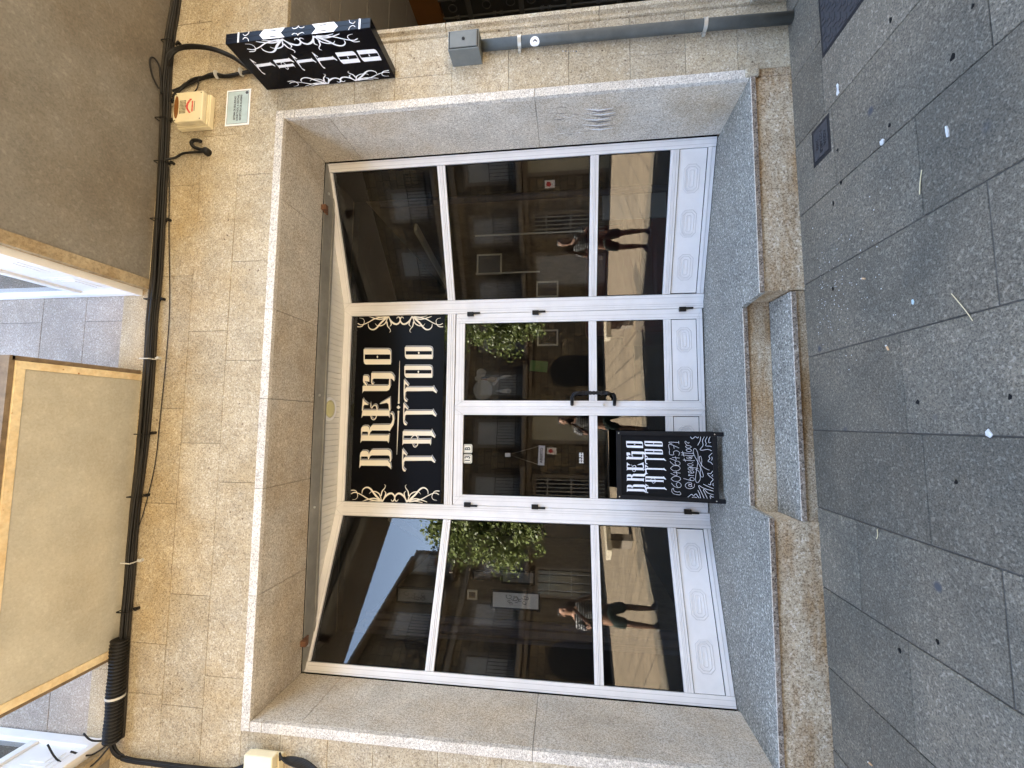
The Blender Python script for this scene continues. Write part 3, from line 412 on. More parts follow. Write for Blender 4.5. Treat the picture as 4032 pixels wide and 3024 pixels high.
BRD=[[[-.2441,.2523],[-.2616,.2396],[-.2435,.2154],[-.2546,.1979],[-.2431,.1917]],[[-.2429,.1752],[-.2763,.1796],[-.3144,.1995]],[[-.2424,.1457],[-.276,.1619],[-.3136,.1582],[-.3467,.1815],[-.3526,.1652],[-.3454,.124],[-.3547,.0951]],[[-.242,.124],[-.2756,.1396],[-.2974,.1332],[-.3163,.1378],[-.3187,.1057],[-.3235,.0942]],[[-.2417,.1017],[-.2625,.1111],[-.2907,.1137],[-.2873,.0978]],[[-.3745,.091],[-.4,.115],[-.4185,.1097],[-.4407,.1238],[-.4494,.1037],[-.4676,.0897]],[[-.4044,.0936],[-.4212,.0924],[-.4337,.0974]],[[-.5171,.0911],[-.5393,.1062],[-.5383,.1306],[-.5583,.1184],[-.585,.0902],[-.6104,.1083],[-.6288,.1088],[-.6247,.1273]],[[-.5468,.0902],[-.5545,.098],[-.5603,.0895]],[[-.6262,.1639],[-.6393,.1381],[-.66,.0895]],[[-.6145,.0899],[-.6282,.0926],[-.6372,.0877]],[[-.7389,.1612],[-.6936,.1804],[-.6482,.1996],[-.6405,.1935],[-.6589,.1619],[-.679,.0901]],[[-.7402,.1875],[-.7067,.1953],[-.6764,.208]],[[-.739,.138],[-.7046,.1516],[-.6744,.1653],[-.6691,.1564],[-.6945,.1339],[-.7079,.0909]],[[-.737,.286],[-.7114,.2571],[-.7213,.2426],[-.7067,.2217],[-.7199,.2132],[-.7395,.1991]],[[-.7373,.2536],[-.7323,.24],[-.7367,.2166]],[[-.7395,.112],[-.7214,.1173],[-.7162,.1113],[-.7239,.1058],[-.7262,.0897]],[[-.5105,.2233],[-.5175,.2042],[-.5398,.1895],[-.5854,.1869],[-.6165,.2069],[-.5969,.2231],[-.5357,.2167],[-.4588,.2027],[-.3872,.1984],[-.344,.2141],[-.347,.2311],[-.3829,.232],[-.4486,.2024],[-.5089,.1752],[-.5591,.1623],[-.5697,.1745],[-.5498,.1859],[-.4989,.1822],[-.4477,.1712],[-.4045,.1772],[-.4074,.1878],[-.4481,.1856],[-.493,.1557],[-.5119,.1158]],[[-.6265,.4095],[-.6506,.3914],[-.6621,.3657],[-.6573,.3396],[-.6347,.3354],[-.6197,.3536],[-.6318,.3724],[-.6584,.3641]],[[-.5934,.4117],[-.6113,.3895],[-.6099,.3558],[-.5905,.3367],[-.5725,.3549],[-.5737,.3887],[-.5934,.4117]],[[-.5486,.4132],[-.5659,.3667],[-.5299,.3712]],[[-.5403,.3941],[-.5439,.3376]],[[-.507,.4149],[-.5259,.3924],[-.5247,.3582],[-.5044,.3388],[-.4854,.3573],[-.4865,.3915],[-.507,.4149]],[[-.4514,.4162],[-.4716,.3974],[-.4813,.3708],[-.4774,.3439],[-.4585,.3397],[-.4459,.3585],[-.4559,.3779],[-.4782,.3692]],[[-.4254,.4179],[-.4416,.3703],[-.4083,.3749]],[[-.4178,.3983],[-.4214,.3406]],[[-.3602,.4191],[-.3933,.4183],[-.3956,.3871],[-.3727,.3882],[-.3611,.3646],[-.3759,.3416],[-.4024,.3484]],[[-.3575,.418],[-.3097,.4209],[-.3391,.3431]],[[-.3448,.3823],[-.3162,.3856]],[[-.3092,.3954],[-.2925,.4228],[-.2939,.3438]],[[-.3053,.3441],[-.2825,.3459]],[[-.6734,.4048],[-.6966,.4078],[-.7161,.3886],[-.7189,.3398],[-.6939,.349],[-.6995,.3613],[-.6907,.3905],[-.6704,.3949],[-.6734,.4048]],[[-.6318,.2638],[-.6406,.2785],[-.651,.2679],[-.6476,.2519],[-.6344,.2602],[-.6297,.2782],[-.6309,.2543],[-.6206,.2563],[-.6161,.2779],[-.6362,.3024],[-.6603,.2935],[-.6673,.2683],[-.6551,.2376],[-.6277,.2312]],[[-.5859,.3152],[-.5989,.2675],[-.5995,.2372],[-.5828,.2346],[-.5761,.2539],[-.5877,.2673],[-.5986,.2588]],[[-.5637,.2712],[-.5598,.2753],[-.5603,.2342]],[[-.5602,.2588],[-.5536,.273],[-.5474,.2708]],[[-.5407,.2511],[-.5243,.2615],[-.5296,.2769],[-.5389,.2684],[-.5404,.2424],[-.5305,.2334],[-.5201,.2462]],[[-.4963,.2741],[-.5102,.2767],[-.5162,.2529],[-.5061,.2374],[-.4961,.2698],[-.4964,.235],[-.5021,.2005]],[[-.4751,.2804],[-.4849,.2662],[-.4829,.2456],[-.4725,.2392],[-.464,.2554],[-.4672,.2761],[-.4751,.2804]],[[-.4564,.2429],[-.4551,.2449],[-.4549,.2387],[-.4563,.24]],[[-.4358,.3162],[-.4398,.2562],[-.439,.2286],[-.4347,.2285]],[[-.4496,.2957],[-.4225,.3066]],[[-.4083,.2819],[-.4214,.2843],[-.4267,.2617],[-.4204,.2471],[-.4105,.2737],[-.4109,.2448],[-.405,.2468]],[[-.3949,.3272],[-.399,.2639],[-.3982,.2348],[-.3939,.2347]],[[-.4087,.3056],[-.3816,.3171]],[[-.3767,.3293],[-.3807,.2659],[-.3799,.2368],[-.3758,.2367]],[[-.3901,.3076],[-.3639,.3191]],[[-.3561,.2896],[-.366,.2754],[-.3642,.2547],[-.3538,.2482],[-.3452,.2645],[-.3482,.2853],[-.3561,.2896]],[[-.328,.2924],[-.3382,.2778],[-.3364,.2565],[-.3258,.2499],[-.3169,.2666],[-.32,.2879],[-.328,.2924]],[[-.3146,.2813],[-.2968,.2955],[-.2812,.2927],[-.2989,.2712],[-.2884,.2636]]]
# ---------------------------------------------------------------- neighbouring portal on the right
nb = empty('neighbour_portal', (4.4, .5, -.25), 'shaded porch beside the pilaster with grey ceiling panels and black grille', 'porch')
def nbuild(s, name, mat, **k):
    o = s.build(name, mat, nb, **k); o.location = (-4.4, -.5, .25); return o
g = MB(); g.box(2.895, 5.9, .03, .575, 3.5, 3.6); nbuild(g, 'porch_lintel', M['soffit'])
g = MB(); ys = [.58, .745, 1.30, 1.865, 2.43, 3.0, 3.6, 4.2]
for i in range(len(ys)-1):
    for a, b in ((2.9, 3.75), (3.75, 4.6), (4.6, 5.9)): g.box(a+.004, b-.004, ys[i]+.009, ys[i+1]-.009, 3.5, 3.52, random.uniform(.95, 1.05))
nbuild(g, 'ceiling_panel', M['panelg'])
g = MB(); g.box(2.9, 5.9, .58, 4.2, 3.524, 3.6); nbuild(g, 'ceiling_backing', plain('pale joint backing', (.85, .8, .7), .8))
g = MB(); g.box(2.895, 2.93, .11, 4.2, -.3, 3.5); nbuild(g, 'side_wall', M['reveal'])
g = MB(); g.box(5.88, 6.0, .1, 4.2, 3.08, 3.5); nbuild(g, 'fascia', M['brown'])
g = MB(); g.box(5.95, 6.05, .1, 4.2, -.3, 3.08); nbuild(g, 'back_wall', plain('dark back wall', (.03, .028, .025), .6))
g = MB()
for z in (2.66, 1.9, 1.22, .5): g.box(5.84, 5.88, .1, 4.2, z-.035, z+.035)
for k in range(14):
    y = .3+.28*k
    g.tube([(5.86, y, -.3), (5.86, y, 3.08)], .014, 8)
    for z in (.8, 1.5, 1.6, 2.2, 2.3, 2.85): g.lathe([(.014, -.03), (.03, -.015), (.02, 0), (.03, .015), (.014, .03)], (5.86, y, z), n=8)
    for z in (1.4, 1.75, 2.05, 2.4, 2.9, .95):
        pts = [(5.865, y+.14+.06*cos(t), z+.06*sin(t)) for t in [2*pi*q/14 for q in range(15)]]; g.tube(pts, .007, 5, cap=False)
nbuild(g, 'iron_grille', plain('grey iron grille', (.07, .068, .06), .5, spec=.4))

# ---------------------------------------------------------------- shopfront
sf = empty('shopfront', (0, 0, 0), 'white aluminium shopfront with double door between two angled display windows', 'shopfront')
mc = lambda u, d, z: (u, 1.165-d, z)
def ms(sd):
    return lambda u, d, z: (sd*(1+.9288*u)-.3706*sd*d, 1.165-.3706*u-.9288*d, z)
FRONT = .022
M['seam'] = plain('painted seam shade', (.46, .45, .44), .8); M['groove_shade'] = plain('soft groove', (.45, .445, .44), .7)  # greys that put the shade of joints and creases into colour
def ring(mb, m, uc, zc, a, b, w, d0, d1, ch=.03):
    """octagonal raised ring: half sizes a (u), b (z)"""
    def octo(a, b, c): return [(-a, -b+c), (-a+c, -b), (a-c, -b), (a, -b+c), (a, b-c), (a-c, b), (-a+c, b), (-a, b-c)]
    o = [(uc+p, zc+q) for p, q in octo(a, b, ch)]; i = [(uc+p, zc+q) for p, q in octo(a-w, b-w, max(.002, ch-.586*w))]
    mb.prism(o, d0, d1, lambda u, z, d: m(u, d, z), holes=[i])
def ornament(mb, m, uc, zc, wide=.113, tall=.064):
    ring(mb, m, uc, zc, wide, tall, .009, .004, .009, .034); ring(mb, m, uc, zc, wide-.020, tall-.020, .006, .004, .010, .022)
    ring(mb, m, uc, zc, wide-.045, tall-.046, .006, .004, .009, .008)
def infill(m, u0, u1, z0, z1, cents, parent):
    p = MB(); p.box(u0, u1, -.006, .004, z0, z1, m=m)
    for c in cents: ornament(p, m, c, (z0+z1)/2)
    o = p.build('embossed_panel', M['white'], parent, bevel=.0015)
    for c in cents:
        gv = MB()  # thin grey rings paint crease shade round the embossing
        for w_, t_, c_ in ((.1155, .0665, .0345), (.0952, .0462, .0225), (.070, .0195, .009)): ring(gv, m, c, (z0+z1)/2, w_, t_, .0019, .0035, .0052, c_)
        gv.build('groove_shade', M['groove_shade'], o)
    q = MB(); e = .004
    for a in ((u0-e, u0+.001, z0-e, z1+e), (u1-.001, u1+e, z0-e, z1+e), (u0-e, u1+e, z0-e, z0+.001), (u0-e, u1+e, z1-.001, z1+e)): q.box(a[0], a[1], -.004, .006, a[2], a[3], m=m)
    q.build('gasket', M['seal'], o); return o
def pane(m, u0, u1, z0, z1, parent, name='pane'):
    p = MB(); p.box(u0+.001, u1-.001, -.012, -.006, z0+.001, z1-.001, m=m); o = p.build(name, M['glass'], parent)
    q = MB(); e = .004
    for a in ((u0, u0+e, z0, z1), (u1-e, u1, z0, z1), (u0+e, u1-e, z0, z0+e), (u0+e, u1-e, z1-e, z1)): q.box(a[0], a[1], -.005, .002, a[2], a[3], m=m)
    q.build('gasket', M['seal'], o); return o
fr = MB()     # fixed frame
for sd in (1, -1):
    m = ms(sd)
    fr.box(1.297, 1.372, -.03, FRONT+.006, 0.006, 3.545, m=m)
    fr.box(0.006, .074, -.03, FRONT+.004, 0.002, 3.545, m=m)
    fr.box(.052, .074, FRONT+.004, FRONT+.0075, 0.002, 3.47, m=m)
    fr.box(.076, 1.295, -.03, FRONT, 3.455, 3.545, m=m)
    for z0, z1, n in ((2.362, 2.436, 2), (.978, 1.052, 2), (.30, .372, 2), (.004, .066, 2)):
        h = (z1-z0)/n
        for k in range(n): fr.box(.076, 1.295, -.03, FRONT-.003*(k == 0), z0+h*k+.001, z0+h*(k+1)-.001, m=m)
    fr.box(1.3725, 1.38, -.06, 0, 0, 3.5, m=m, mi=1)
    c = .935; fr.box(*( (c, .997) if sd > 0 else (-.997, -c)), -.03, FRONT+.004, 0.002, 3.545, m=mc)
    fr.prism([(.997, 1.19), (.997, 1.140), (1.0065, 1.1355), (1.02, 1.15), (1.02, 1.19)] if sd > 0 else [(-.997, 1.19), (-.997, 1.140), (-1.0065, 1.1355), (-1.02, 1.15), (-1.02, 1.19)], .002, 3.545, lambda a, b, h: (a, b, h))
fr.box(-.934, .934, -.03, FRONT, 3.458, 3.545, m=mc)
fr.box(-.934, .934, -.03, FRONT, 2.402, 2.439, m=mc); fr.box(-.934, .934, -.03, FRONT-.003, 2.362, 2.4, m=mc)
fro = fr.build('frame', [M['white'], M['seal']], sf, bevel=.0035)
sm1 = MB()  # thin grey strips paint the shadow-gap lines along the frame profiles
for sd in (1, -1):
    m = ms(sd)
    for u in (.0445,): sm1.box(u, u+.0022, FRONT+.003, FRONT+.0052, .01, 3.46, m=m)
    for u in (1.32, 1.355): sm1.box(u, u+.002, FRONT+.005, FRONT+.0072, .01, 3.46, m=m)
    for z in (3.475, 2.384, 2.412, 1.003, 1.028, .322, .347, .036): sm1.box(.077, 1.294, FRONT-.004, FRONT+.0008, z, z+.0022, m=m)
    mm_ = lambda u, d, z, sd=sd: (sd*u, 1.165-d, z)
    for u in (.955, .975): sm1.box(u, u+.0022, FRONT+.003, FRONT+.0052, .01, 3.46, m=mm_)
    P_ = lambda u0, z0, u1, z1, w_=.0012: [(u0-w_, z0), (u0+w_, z0), (u1+w_, z1), (u1-w_, z1)]
    sm1.prism(P_(.9355, 3.457, .997, 3.54), FRONT+.003, FRONT+.0052, lambda a, b, h_, f=mm_: f(a, h_, b))
    sm1.prism(P_(.075, 3.457, .01, 3.54), FRONT+.003, FRONT+.0052, lambda a, b, h_, f=m: f(a, h_, b))
for z in (2.381, 2.420): sm1.box(-.934, .934, FRONT-.002, FRONT+.001, z, z+.0022, m=mc)
sm1.box(-.934, .934, FRONT-.002, FRONT+.001, 3.48, 3.4822, m=mc)
sm1.build('frame_seam_shade', M['seam'], fro)
for sd in (1, -1):
    m = ms(sd)
    for z0, z1 in ((2.437, 3.453), (1.053, 2.361), (.373, .977)): pane(m, .076, 1.295, z0, z1, sf)
    infill(m, .082, 1.296, .070, .296, (.315, .692, 1.06) if sd > 0 else (.315, .68, 1.05), sf)
pane(mc, -.934, .934, 2.44, 3.457, sf)
# sign panel with lettering
sg = MB(); sg.box(-.931, .931, -.004, -.001, 2.478, 3.402, m=mc); sgn = sg.build('sign_panel', M['vinyl'], sf)
tag(sgn, label='black fascia panel lettered in cream between white scrolls')
def grow(l, d):
    n = len(l); ar = sum(l[i][0]*l[(i+1) % n][1]-l[(i+1) % n][0]*l[i][1] for i in range(n)); sg_ = 1 if ar > 0 else -1; out = []
    for i in range(n):
        a, b, c = l[i-1], l[i], l[(i+1) % n]
        def nrm(p, r): dx, dy = r[0]-p[0], r[1]-p[1]; h = hypot(dx, dy) or 1; return (dy/h*sg_, -dx/h*sg_)
        n1, n2 = nrm(a, b), nrm(b, c); k = 1+n1[0]*n2[0]+n1[1]*n2[1]; k = max(k, .5)
        out.append((b[0]+(n1[0]+n2[0])/k*d, b[1]+(n1[1]+n2[1])/k*d))
    return out
def glyph_layers(mapf, glyphs, grey=True, sc=1.0):
    """returns three builders: grey shadow, black gap, face"""
    A, B, C = MB(), MB(), MB(); q = 0
    for pcs in glyphs:
        for loops in pcs:
            q += 1; e = .00002*q
            if grey:
                A.prism([(p[0]+.0135, p[1]-.0065) for p in loops[0]], .0004+e, .0007+e, mapf)
                B.prism(grow(loops[0], .0035), .0016+e, .0019+e, mapf)
            C.prism(loops[0], .0028+e, .0032+e, mapf, holes=loops[1:] if len(loops) > 1 else ())
    return A, B, C
base_d = -.0009
mp = lambda a, b, h: mc(a, base_d+h, b)
gl = [GL[k] for k in 'BREGOTAQqtu'] if False else [GL[k] for k in ('B', 'R', 'E', 'G', 'O', 'u', 'A', 't', 'T', 'q', 'Q')]
A, B, C = glyph_layers(mp, gl)
A.build('letter_shadow', M['grey_l'], sgn); B.build('letter_outline', M['vinyl'], sgn); C.build('lettering', M['cream'], sgn)
q = 0
for sx in (1, -1):
    O_ = MB()
    for l in ORN['flo']:
        q += 1; O_.prism([(max(-.93, min(.93, sx*p[0])), p[1]) for p in l], .001+.00004*q, .0014+.00004*q, mp)
    O_.build('scrollwork', M['cream'], sgn)
zl = ORN['line'][0]; xm = sum(p[0] for p in ORN['dia'][0])/4
O_ = MB(); O_.prism(zl, .003, .0034, mp); O_.build('ruled_line', M['cream'], sgn)
O_ = MB(); O_.prism([(2*xm-p[0], p[1]) for p in zl], .003, .0034, mp); O_.build('ruled_line', M['cream'], sgn)
O_ = MB(); O_.prism(ORN['dia'][0], .003, .0034, mp); O_.build('diamond', M['cream'], sgn)
# doors
def leaf(sd):
    m = lambda u, d, z: (sd*u, 1.165-d, z)
    e = MB(); f0 = .010
    e.box(.836, .932, -.03, f0+.004, .012, 2.352, m=m); e.box(.012 if sd > 0 else .004, .069, -.03, f0+.004, .012, 2.352, m=m)
    e.box(.07, .835, -.03, f0+.004, 2.264, 2.352, m=m); e.box(.07, .835, -.03, f0+.004, .012, .064, m=m)
    for z0, z1 in ((.979, 1.054), (.293, .362)):
        h = (z1-z0)/3
        for k in range(3): e.box(.07, .835, -.03, f0+(.003 if k == 1 else 0), z0+h*k+.0008, z0+h*(k+1)-.0008, m=m)
    if sd > 0: e.box(-.012, .011, .0, f0+.012, .012, 2.352, m=m)
    # bead lines
    for a in ((.078, .827, 2.268, 2.272), (.078, .827, .056, .060)): e.box(a[0], a[1], f0+.004, f0+.007, a[2], a[3], m=m)
    d = e.build('door', M['white'], sf, bevel=.003)
    tag(d, label='right hand white glazed door leaf with the black handle' if sd > 0 else 'left hand white glazed door leaf behind the chalk board')
    sm2 = MB()  # grey strips paint the shade of the leaf's joints and mitres
    for u0_, u1_, z0_, z1_ in ((.853, .855, .03, 2.335), (.885, .887, .02, 2.345), (.053, .055, .045, 2.30)): sm2.box(u0_, u1_, f0+.003, f0+.0052, z0_, z1_, m=m)
    for z0_ in (2.285, 2.315, .04): sm2.box(.055, .853, f0+.003, f0+.0052, z0_, z0_+.002, m=m)
    for ua, za, ub, zb in ((.836, 2.265, .93, 2.35), (.069, 2.265, .012, 2.35), (.836, .062, .93, .014), (.069, .062, .012, .014)): sm2.prism([(ua-.0012, za), (ua+.0012, za), (ub+.0012, zb), (ub-.0012, zb)], f0+.003, f0+.0056, lambda a_, b_, h_: m(a_, h_, b_))
    sm2.box(.9325, .9345, f0-.02, f0+.004, .012, 2.352, m=m)
    sm2.build('door_seam_shade', M['seam'], d)
    pane(m, .07, .835, 1.055, 2.263, d); pane(m, .07, .835, .363, .978, d); infill(m, .073, .832, .068, .289, (.27, .64), d)
    for z in (2.18, 1.535, .165):
        h = MB(); h.box(.903, .945, f0+.004, f0+.034, z-.005, z+.058, m=m); h.box(.925, .942, f0+.004, f0+.030, z-.07, z-.004, m=m)
        h.build('hinge', M['black'], d, bevel=.003)
    return d
dl, dr = leaf(-1), leaf(1)
h = MB(); zc0, hh, xo, yo, r = 1.018, .196, .032, 1.142, .0165
path = [(xo, yo, zc0+hh), (xo+.03, yo-.03, zc0+hh), (xo+.07, yo-.06, zc0+hh-.002), (xo+.098, yo-.078, zc0+hh-.02), (xo+.106, yo-.082, zc0+hh-.055), (xo+.106, yo-.082, zc0+.095)]
h.tube(path, r, 12); h.tube([(a, b, 2*zc0-c) for a, b, c in path], r, 12)
n = 60; sec = []
for i in range(n+1):
    t = i/n; z = zc0+.095-.19*t; sec.append([(xo+.106+.0155*cos(a+t*9)*(1+.22*cos(4*a)), yo-.082+.0155*sin(a+t*9)*(1+.22*cos(4*a)), z) for a in [2*pi*k/16 for k in range(16)]])
h.add([p for s_ in sec for p in s_], [(i*16+k, i*16+(k+1) % 16, (i+1)*16+(k+1) % 16, (i+1)*16+k) for i in range(n) for k in range(16)])
for z in (.1, .075, -.075, -.1): h.lathe([(.016, -.009), (.021, -.004), (.021, .004), (.016, .009)], (xo+.106, yo-.082, zc0+z), n=14)
h.build('door_handle', M['black'], dr, smooth=True)
h = MB(); h.lathe([(.011, 0), (.011, -.03), (.009, -.033)], (.033, 1.151, .921), axis='Y', n=16); h.build('lock', M['steel'], dr)
# number plates, decals on the door glass
def text_obj(txt, size, name, mat, parent, mat4, ext=.0006, bold=0, align='CENTER', sx=1.0, shear=0):
    c = bpy.data.curves.new('t', 'FONT'); c.body = txt; c.size = size; c.extrude = ext; c.offset = bold; c.align_x = align; c.align_y = 'CENTER'; c.shear = shear; c.resolution_u = 3
    o = bpy.data.objects.new('t', c); COL.objects.link(o); bpy.context.view_layer.update()
    me = bpy.data.meshes.new_from_object(o.evaluated_get(bpy.context.evaluated_depsgraph_get()))
    bpy.data.objects.remove(o); me.transform(Matrix.Diagonal((sx, 1, 1, 1))); me.transform(mat4); me.materials.clear(); me.materials.append(mat)
    r = bpy.data.objects.new(name, me); COL.objects.link(r); r.parent = parent; return r
def face_mat(x, y, z):   # text lies in XZ facing -Y
    return Matrix.Translation((x, y, z)) @ Matrix.Rotation(R_(90), 4, 'X')
for x, tx in ((-.398, 'B'), (-.495, '13')):
    p = MB(); c = [(-.0425, -.0425+.01), (-.0425+.01, -.0425), (.0425-.01, -.0425), (.0425, -.0325), (.0425, .0325), (.0325, .0425), (-.0325, .0425), (-.0425, .0325)]
    p.prism(c, .0, .004, lambda a, b, hh_: mc(x+a, -.0058+hh_, 2.218+b)); o = p.build('number_plate', M['numb'], dl)
    p = MB(); p.prism([(a*.86, b*.86) for a, b in c], .0042, .0048, lambda a, b, hh_: mc(x+a, -.0058+hh_, 2.218+b), holes=[[(a*.78, b*.78) for a, b in c]]); p.build('border', M['ink'], o)
    text_obj(tx, .072, 'numeral', M['ink'], o, face_mat(x, 1.165+.0058-.0052, 2.2185), .0004, .0022, sx=.82)
p = MB()
for k, (x, z) in enumerate(((-.43, 1.14), (-.455, 1.118), (-.48, 1.14), (-.505, 1.118), (-.45, 1.14), (-.48, 1.117), (-.43, 1.118), (-.505, 1.14))):
    pts = [(x-.011, z-.008), (x-.009, z+.009), (x+.0, z+.011), (x+.002, z+.002), (x+.011, z+.009), (x+.011, z-.009), (x+.002, z-.003), (x-.003, z-.010)]
    p.prism(pts, .0003+.00004*k, .0007+.00004*k, lambda a, b, hh_: mc(a, -.0058+hh_, b))
p.build('decal', plain('grey decal', (.5, .5, .5), .6), dl)
# pale frosted motif on the right door glass: plain droplet and disc shapes
p = MB()
def disc(cx, cz, rx, rz, n=26): return [(cx+rx*cos(2*pi*k/n), cz+rz*sin(2*pi*k/n)) for k in range(n)]
shapes = [disc(.175, 2.083, .1, .095), disc(.345, 2.10, .043, .05), disc(.29, 2.13, .03, .032), [(.225, 1.995), (.25, 1.98), (.30, 1.93), (.32, 1.87), (.318, 1.80), (.30, 1.83), (.285, 1.90), (.255, 1.94), (.215, 1.965)], disc(.165, 1.83, .026, .026), [(.14, 1.83), (.15, 1.90), (.165, 1.955), (.18, 1.90), (.19, 1.83)], [(.085, 1.99), (.095, 1.95), (.085, 1.91), (.073, 1.91), (.073, 1.99)]]
for k, l in enumerate(shapes): p.prism([(max(.072, a), b) for a, b in l], .0003+.0001*k, .0006+.0001*k, lambda a, b, hh_: mc(a, -.0195-.001+hh_, b))
fro_m, n_, b_, N_, L_ = newmat('frosted film'); N_.remove(b_)
tr = N_.new('ShaderNodeBsdfTransparent'); df = N_.new('ShaderNodeBsdfDiffuse'); df.inputs[0].default_value = (.55, .52, .42, 1); mx = N_.new('ShaderNodeMixShader'); mx.inputs[0].default_value = .22
L_.new(tr.outputs[0], mx.inputs[1]); L_.new(df.outputs[0], mx.inputs[2]); L_.new(mx.outputs[0], N_['Material Output'].inputs[0])
p.build('frosted_motif', fro_m, dr)

# ---------------------------------------------------------------- inside the shop
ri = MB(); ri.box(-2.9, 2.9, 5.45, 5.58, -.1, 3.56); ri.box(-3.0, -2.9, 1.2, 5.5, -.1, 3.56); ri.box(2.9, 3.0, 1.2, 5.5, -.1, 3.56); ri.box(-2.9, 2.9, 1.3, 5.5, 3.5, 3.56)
ri.box(-2.9, -2.24, .72, 1.3, -.1, 3.56); ri.box(2.24, 2.9, .72, 1.3, -.1, 3.56)
ri.build('shop_interior', M['room'], bld)
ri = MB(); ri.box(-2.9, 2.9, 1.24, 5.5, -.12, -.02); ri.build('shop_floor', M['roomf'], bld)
def curtain(x0, x1, y, nm):
    c = MB(); n = int(abs(x1-x0)*60); sgn_ = 1 if x1 > x0 else -1
    P = [(x0+sgn_*i/60., y+.02*sin(i*1.3)+.012*sin(i*.53)) for i in range(n+1)]
    for a, b in zip(P[:-1], P[1:]): c.add([(a[0], a[1], .02), (b[0], b[1], .02), (b[0], b[1], 3.3), (a[0], a[1], 3.3), (a[0], a[1]+.006, .02), (b[0], b[1]+.006, .02), (b[0], b[1]+.006, 3.3), (a[0], a[1]+.006, 3.3)], [(0, 1, 2, 3), (7, 6, 5, 4), (0, 4, 5, 1), (3, 2, 6, 7)])
    return tag(c.build('curtain', M['curtain'], smooth=False), nm, 'curtain')
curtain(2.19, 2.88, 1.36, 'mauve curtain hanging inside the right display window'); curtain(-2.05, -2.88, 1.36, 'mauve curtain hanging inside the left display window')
def picture(x, y, z, w_, h_, label, art='scroll', grp=None, mat=None):
    root = empty('framed_picture', (x, y, z-h_/2), label, 'picture', grp)
    a = MB(); a.box(-w_/2, w_/2, -.004, .01, 0, h_); sh = a.build('print', mat or M['pic'], root)
    a = MB(); t = .016
    for b in ((-w_/2-t, -w_/2, -t, h_+t), (w_/2, w_/2+t, -t, h_+t), (-w_/2, w_/2, -t, 0), (-w_/2, w_/2, h_, h_+t)): a.box(b[0], b[1], -.012, .012, b[2], b[3])
    a.build('picture_frame', M['black'] if art != 'pale' else M['warm'], root)
    a = MB(); rnd = random.Random(int(x*100)+int(z*10))
    for k in range(9):
        pts = []; cx, cz = rnd.uniform(-.25, .25)*w_, h_*rnd.uniform(.25, .75); r = rnd.uniform(.08, .22)*w_
        for q in range(12): t_ = q*.5+k; pts.append((cx+r*(1-q*.05)*cos(t_), -.006-.0003*k, cz+r*1.3*(1-q*.05)*sin(t_)))
        a.tube(pts, w_*.018, 4)
    a.build('drawing', M['picd'], sh)
def pmat(n_, c): return plain(n_, c, .6)
picture(-1.84, 1.30, 1.757, .14, .44, 'tall white print with dark curling ink portrait in the left window', mat=pmat('white print', (.75, .75, .7)))
picture(-1.70, 1.52, 1.757, .10, .31, 'narrow grey line drawing right of the tall white print', mat=pmat('grey print', (.2, .2, .18)))
picture(-1.70, 1.52, 2.125, .065, .17, 'small grey print above the narrow line drawing', mat=pmat('pale print', (.17, .16, .14)))
picture(-1.89, 1.50, 2.223, .06, .07, 'tiny sepia print hung beside the left window curtain', 'pale', mat=pmat('sepia print', (.18, .12, .06)))
picture(-1.85, 1.30, 2.75, .12, .36, 'white dragon-like ink print behind the upper left pane', mat=pmat('grey white print', (.2, .2, .19)))
picture(.765, 1.60, 1.465, .14, .19, 'pale framed print seen through the right door leaf', 'pale', mat=M['room'])
picture(1.264, 1.50, 1.464, .14, .2, 'framed certificate low in the right window beside the post', 'pale', mat=pmat('certificate', (.06, .055, .045)))
picture(1.62, 1.66, 2.12, .2, .25, 'pale sketch sheet between the two upright tubes', 'pale', mat=pmat('grey sketch', (.09, .09, .08)))
a = MB(); a.box(-.06, .06, 0, .012, 0, .2); gp = a.build('poster', M['green']); gp.location = (.487, 1.9, 1.48); gp.rotation_euler = (0, R_(6), 0); tag(gp, 'small bright green poster behind the right door leaf', 'poster')
sofa = empty('sofa', (1.75, 1.85, -.02), 'dark red sofa behind the right display window', 'sofa')
a = MB(); a.box(-.85, .55, -.35, .4, .12, .40); a.build('seat', M['sofa'], sofa, bevel=.04)
a = MB(); a.box(-.85, .55, .4, .6, .12, 1.05); a.build('backrest', M['sofa'], sofa, bevel=.05)
for s_ in (-.85, .55):
    a = MB(); a.box(s_-.1, s_+.1, -.35, .6, .1, .6); a.build('armrest', M['sofa'], sofa, bevel=.05)
    a = MB(); a.box(s_-.03, s_+.03, -.3, -.24, 0, .11); a.build('leg', M['black'], sofa)
for x, z0_, z1_, lb in ((1.93, 1.08, 2.275, 'longer ivory upright tube behind the right window glass'), (1.494, 1.55, 2.26, 'shorter ivory upright tube nearest the centre post')):
    a = MB(); a.box(-.007, .007, -.007, .007, 0, z1_-z0_); o = a.build('light_tube', M['warm']); o.location = (x, 1.6, z0_); tag(o, lb, 'tube')
a = MB(); a.box(-.14, .14, 0, .02, 0, .64); o = a.build('display_board', plain('board white', (.3, .31, .29), .6)); o.location = (2.10, 1.42, .25); tag(o, 'pale board standing behind the lower right pane', 'board')
for x, y, z, l_, w_, an, lb in ((2.62, 2.6, 3.4, 1.2, .09, -6, 'long ivory ceiling strip seen through the upper right pane'), (1.9, 2.2, 2.95, .7, .05, 10, 'shorter pale ceiling strip behind the big right pane'), (-1.6, 2.7, 3.3, .9, .04, 24, 'thin ivory ceiling strip seen through the upper left pane')):
    a = MB(); a.box(-w_, w_, -l_, l_, -.03, .0); o = a.build('ceiling_light', M['warm']); o.location = (x, y, z); o.rotation_euler = (0, 0, R_(an)); tag(o, lb, 'ceiling light')
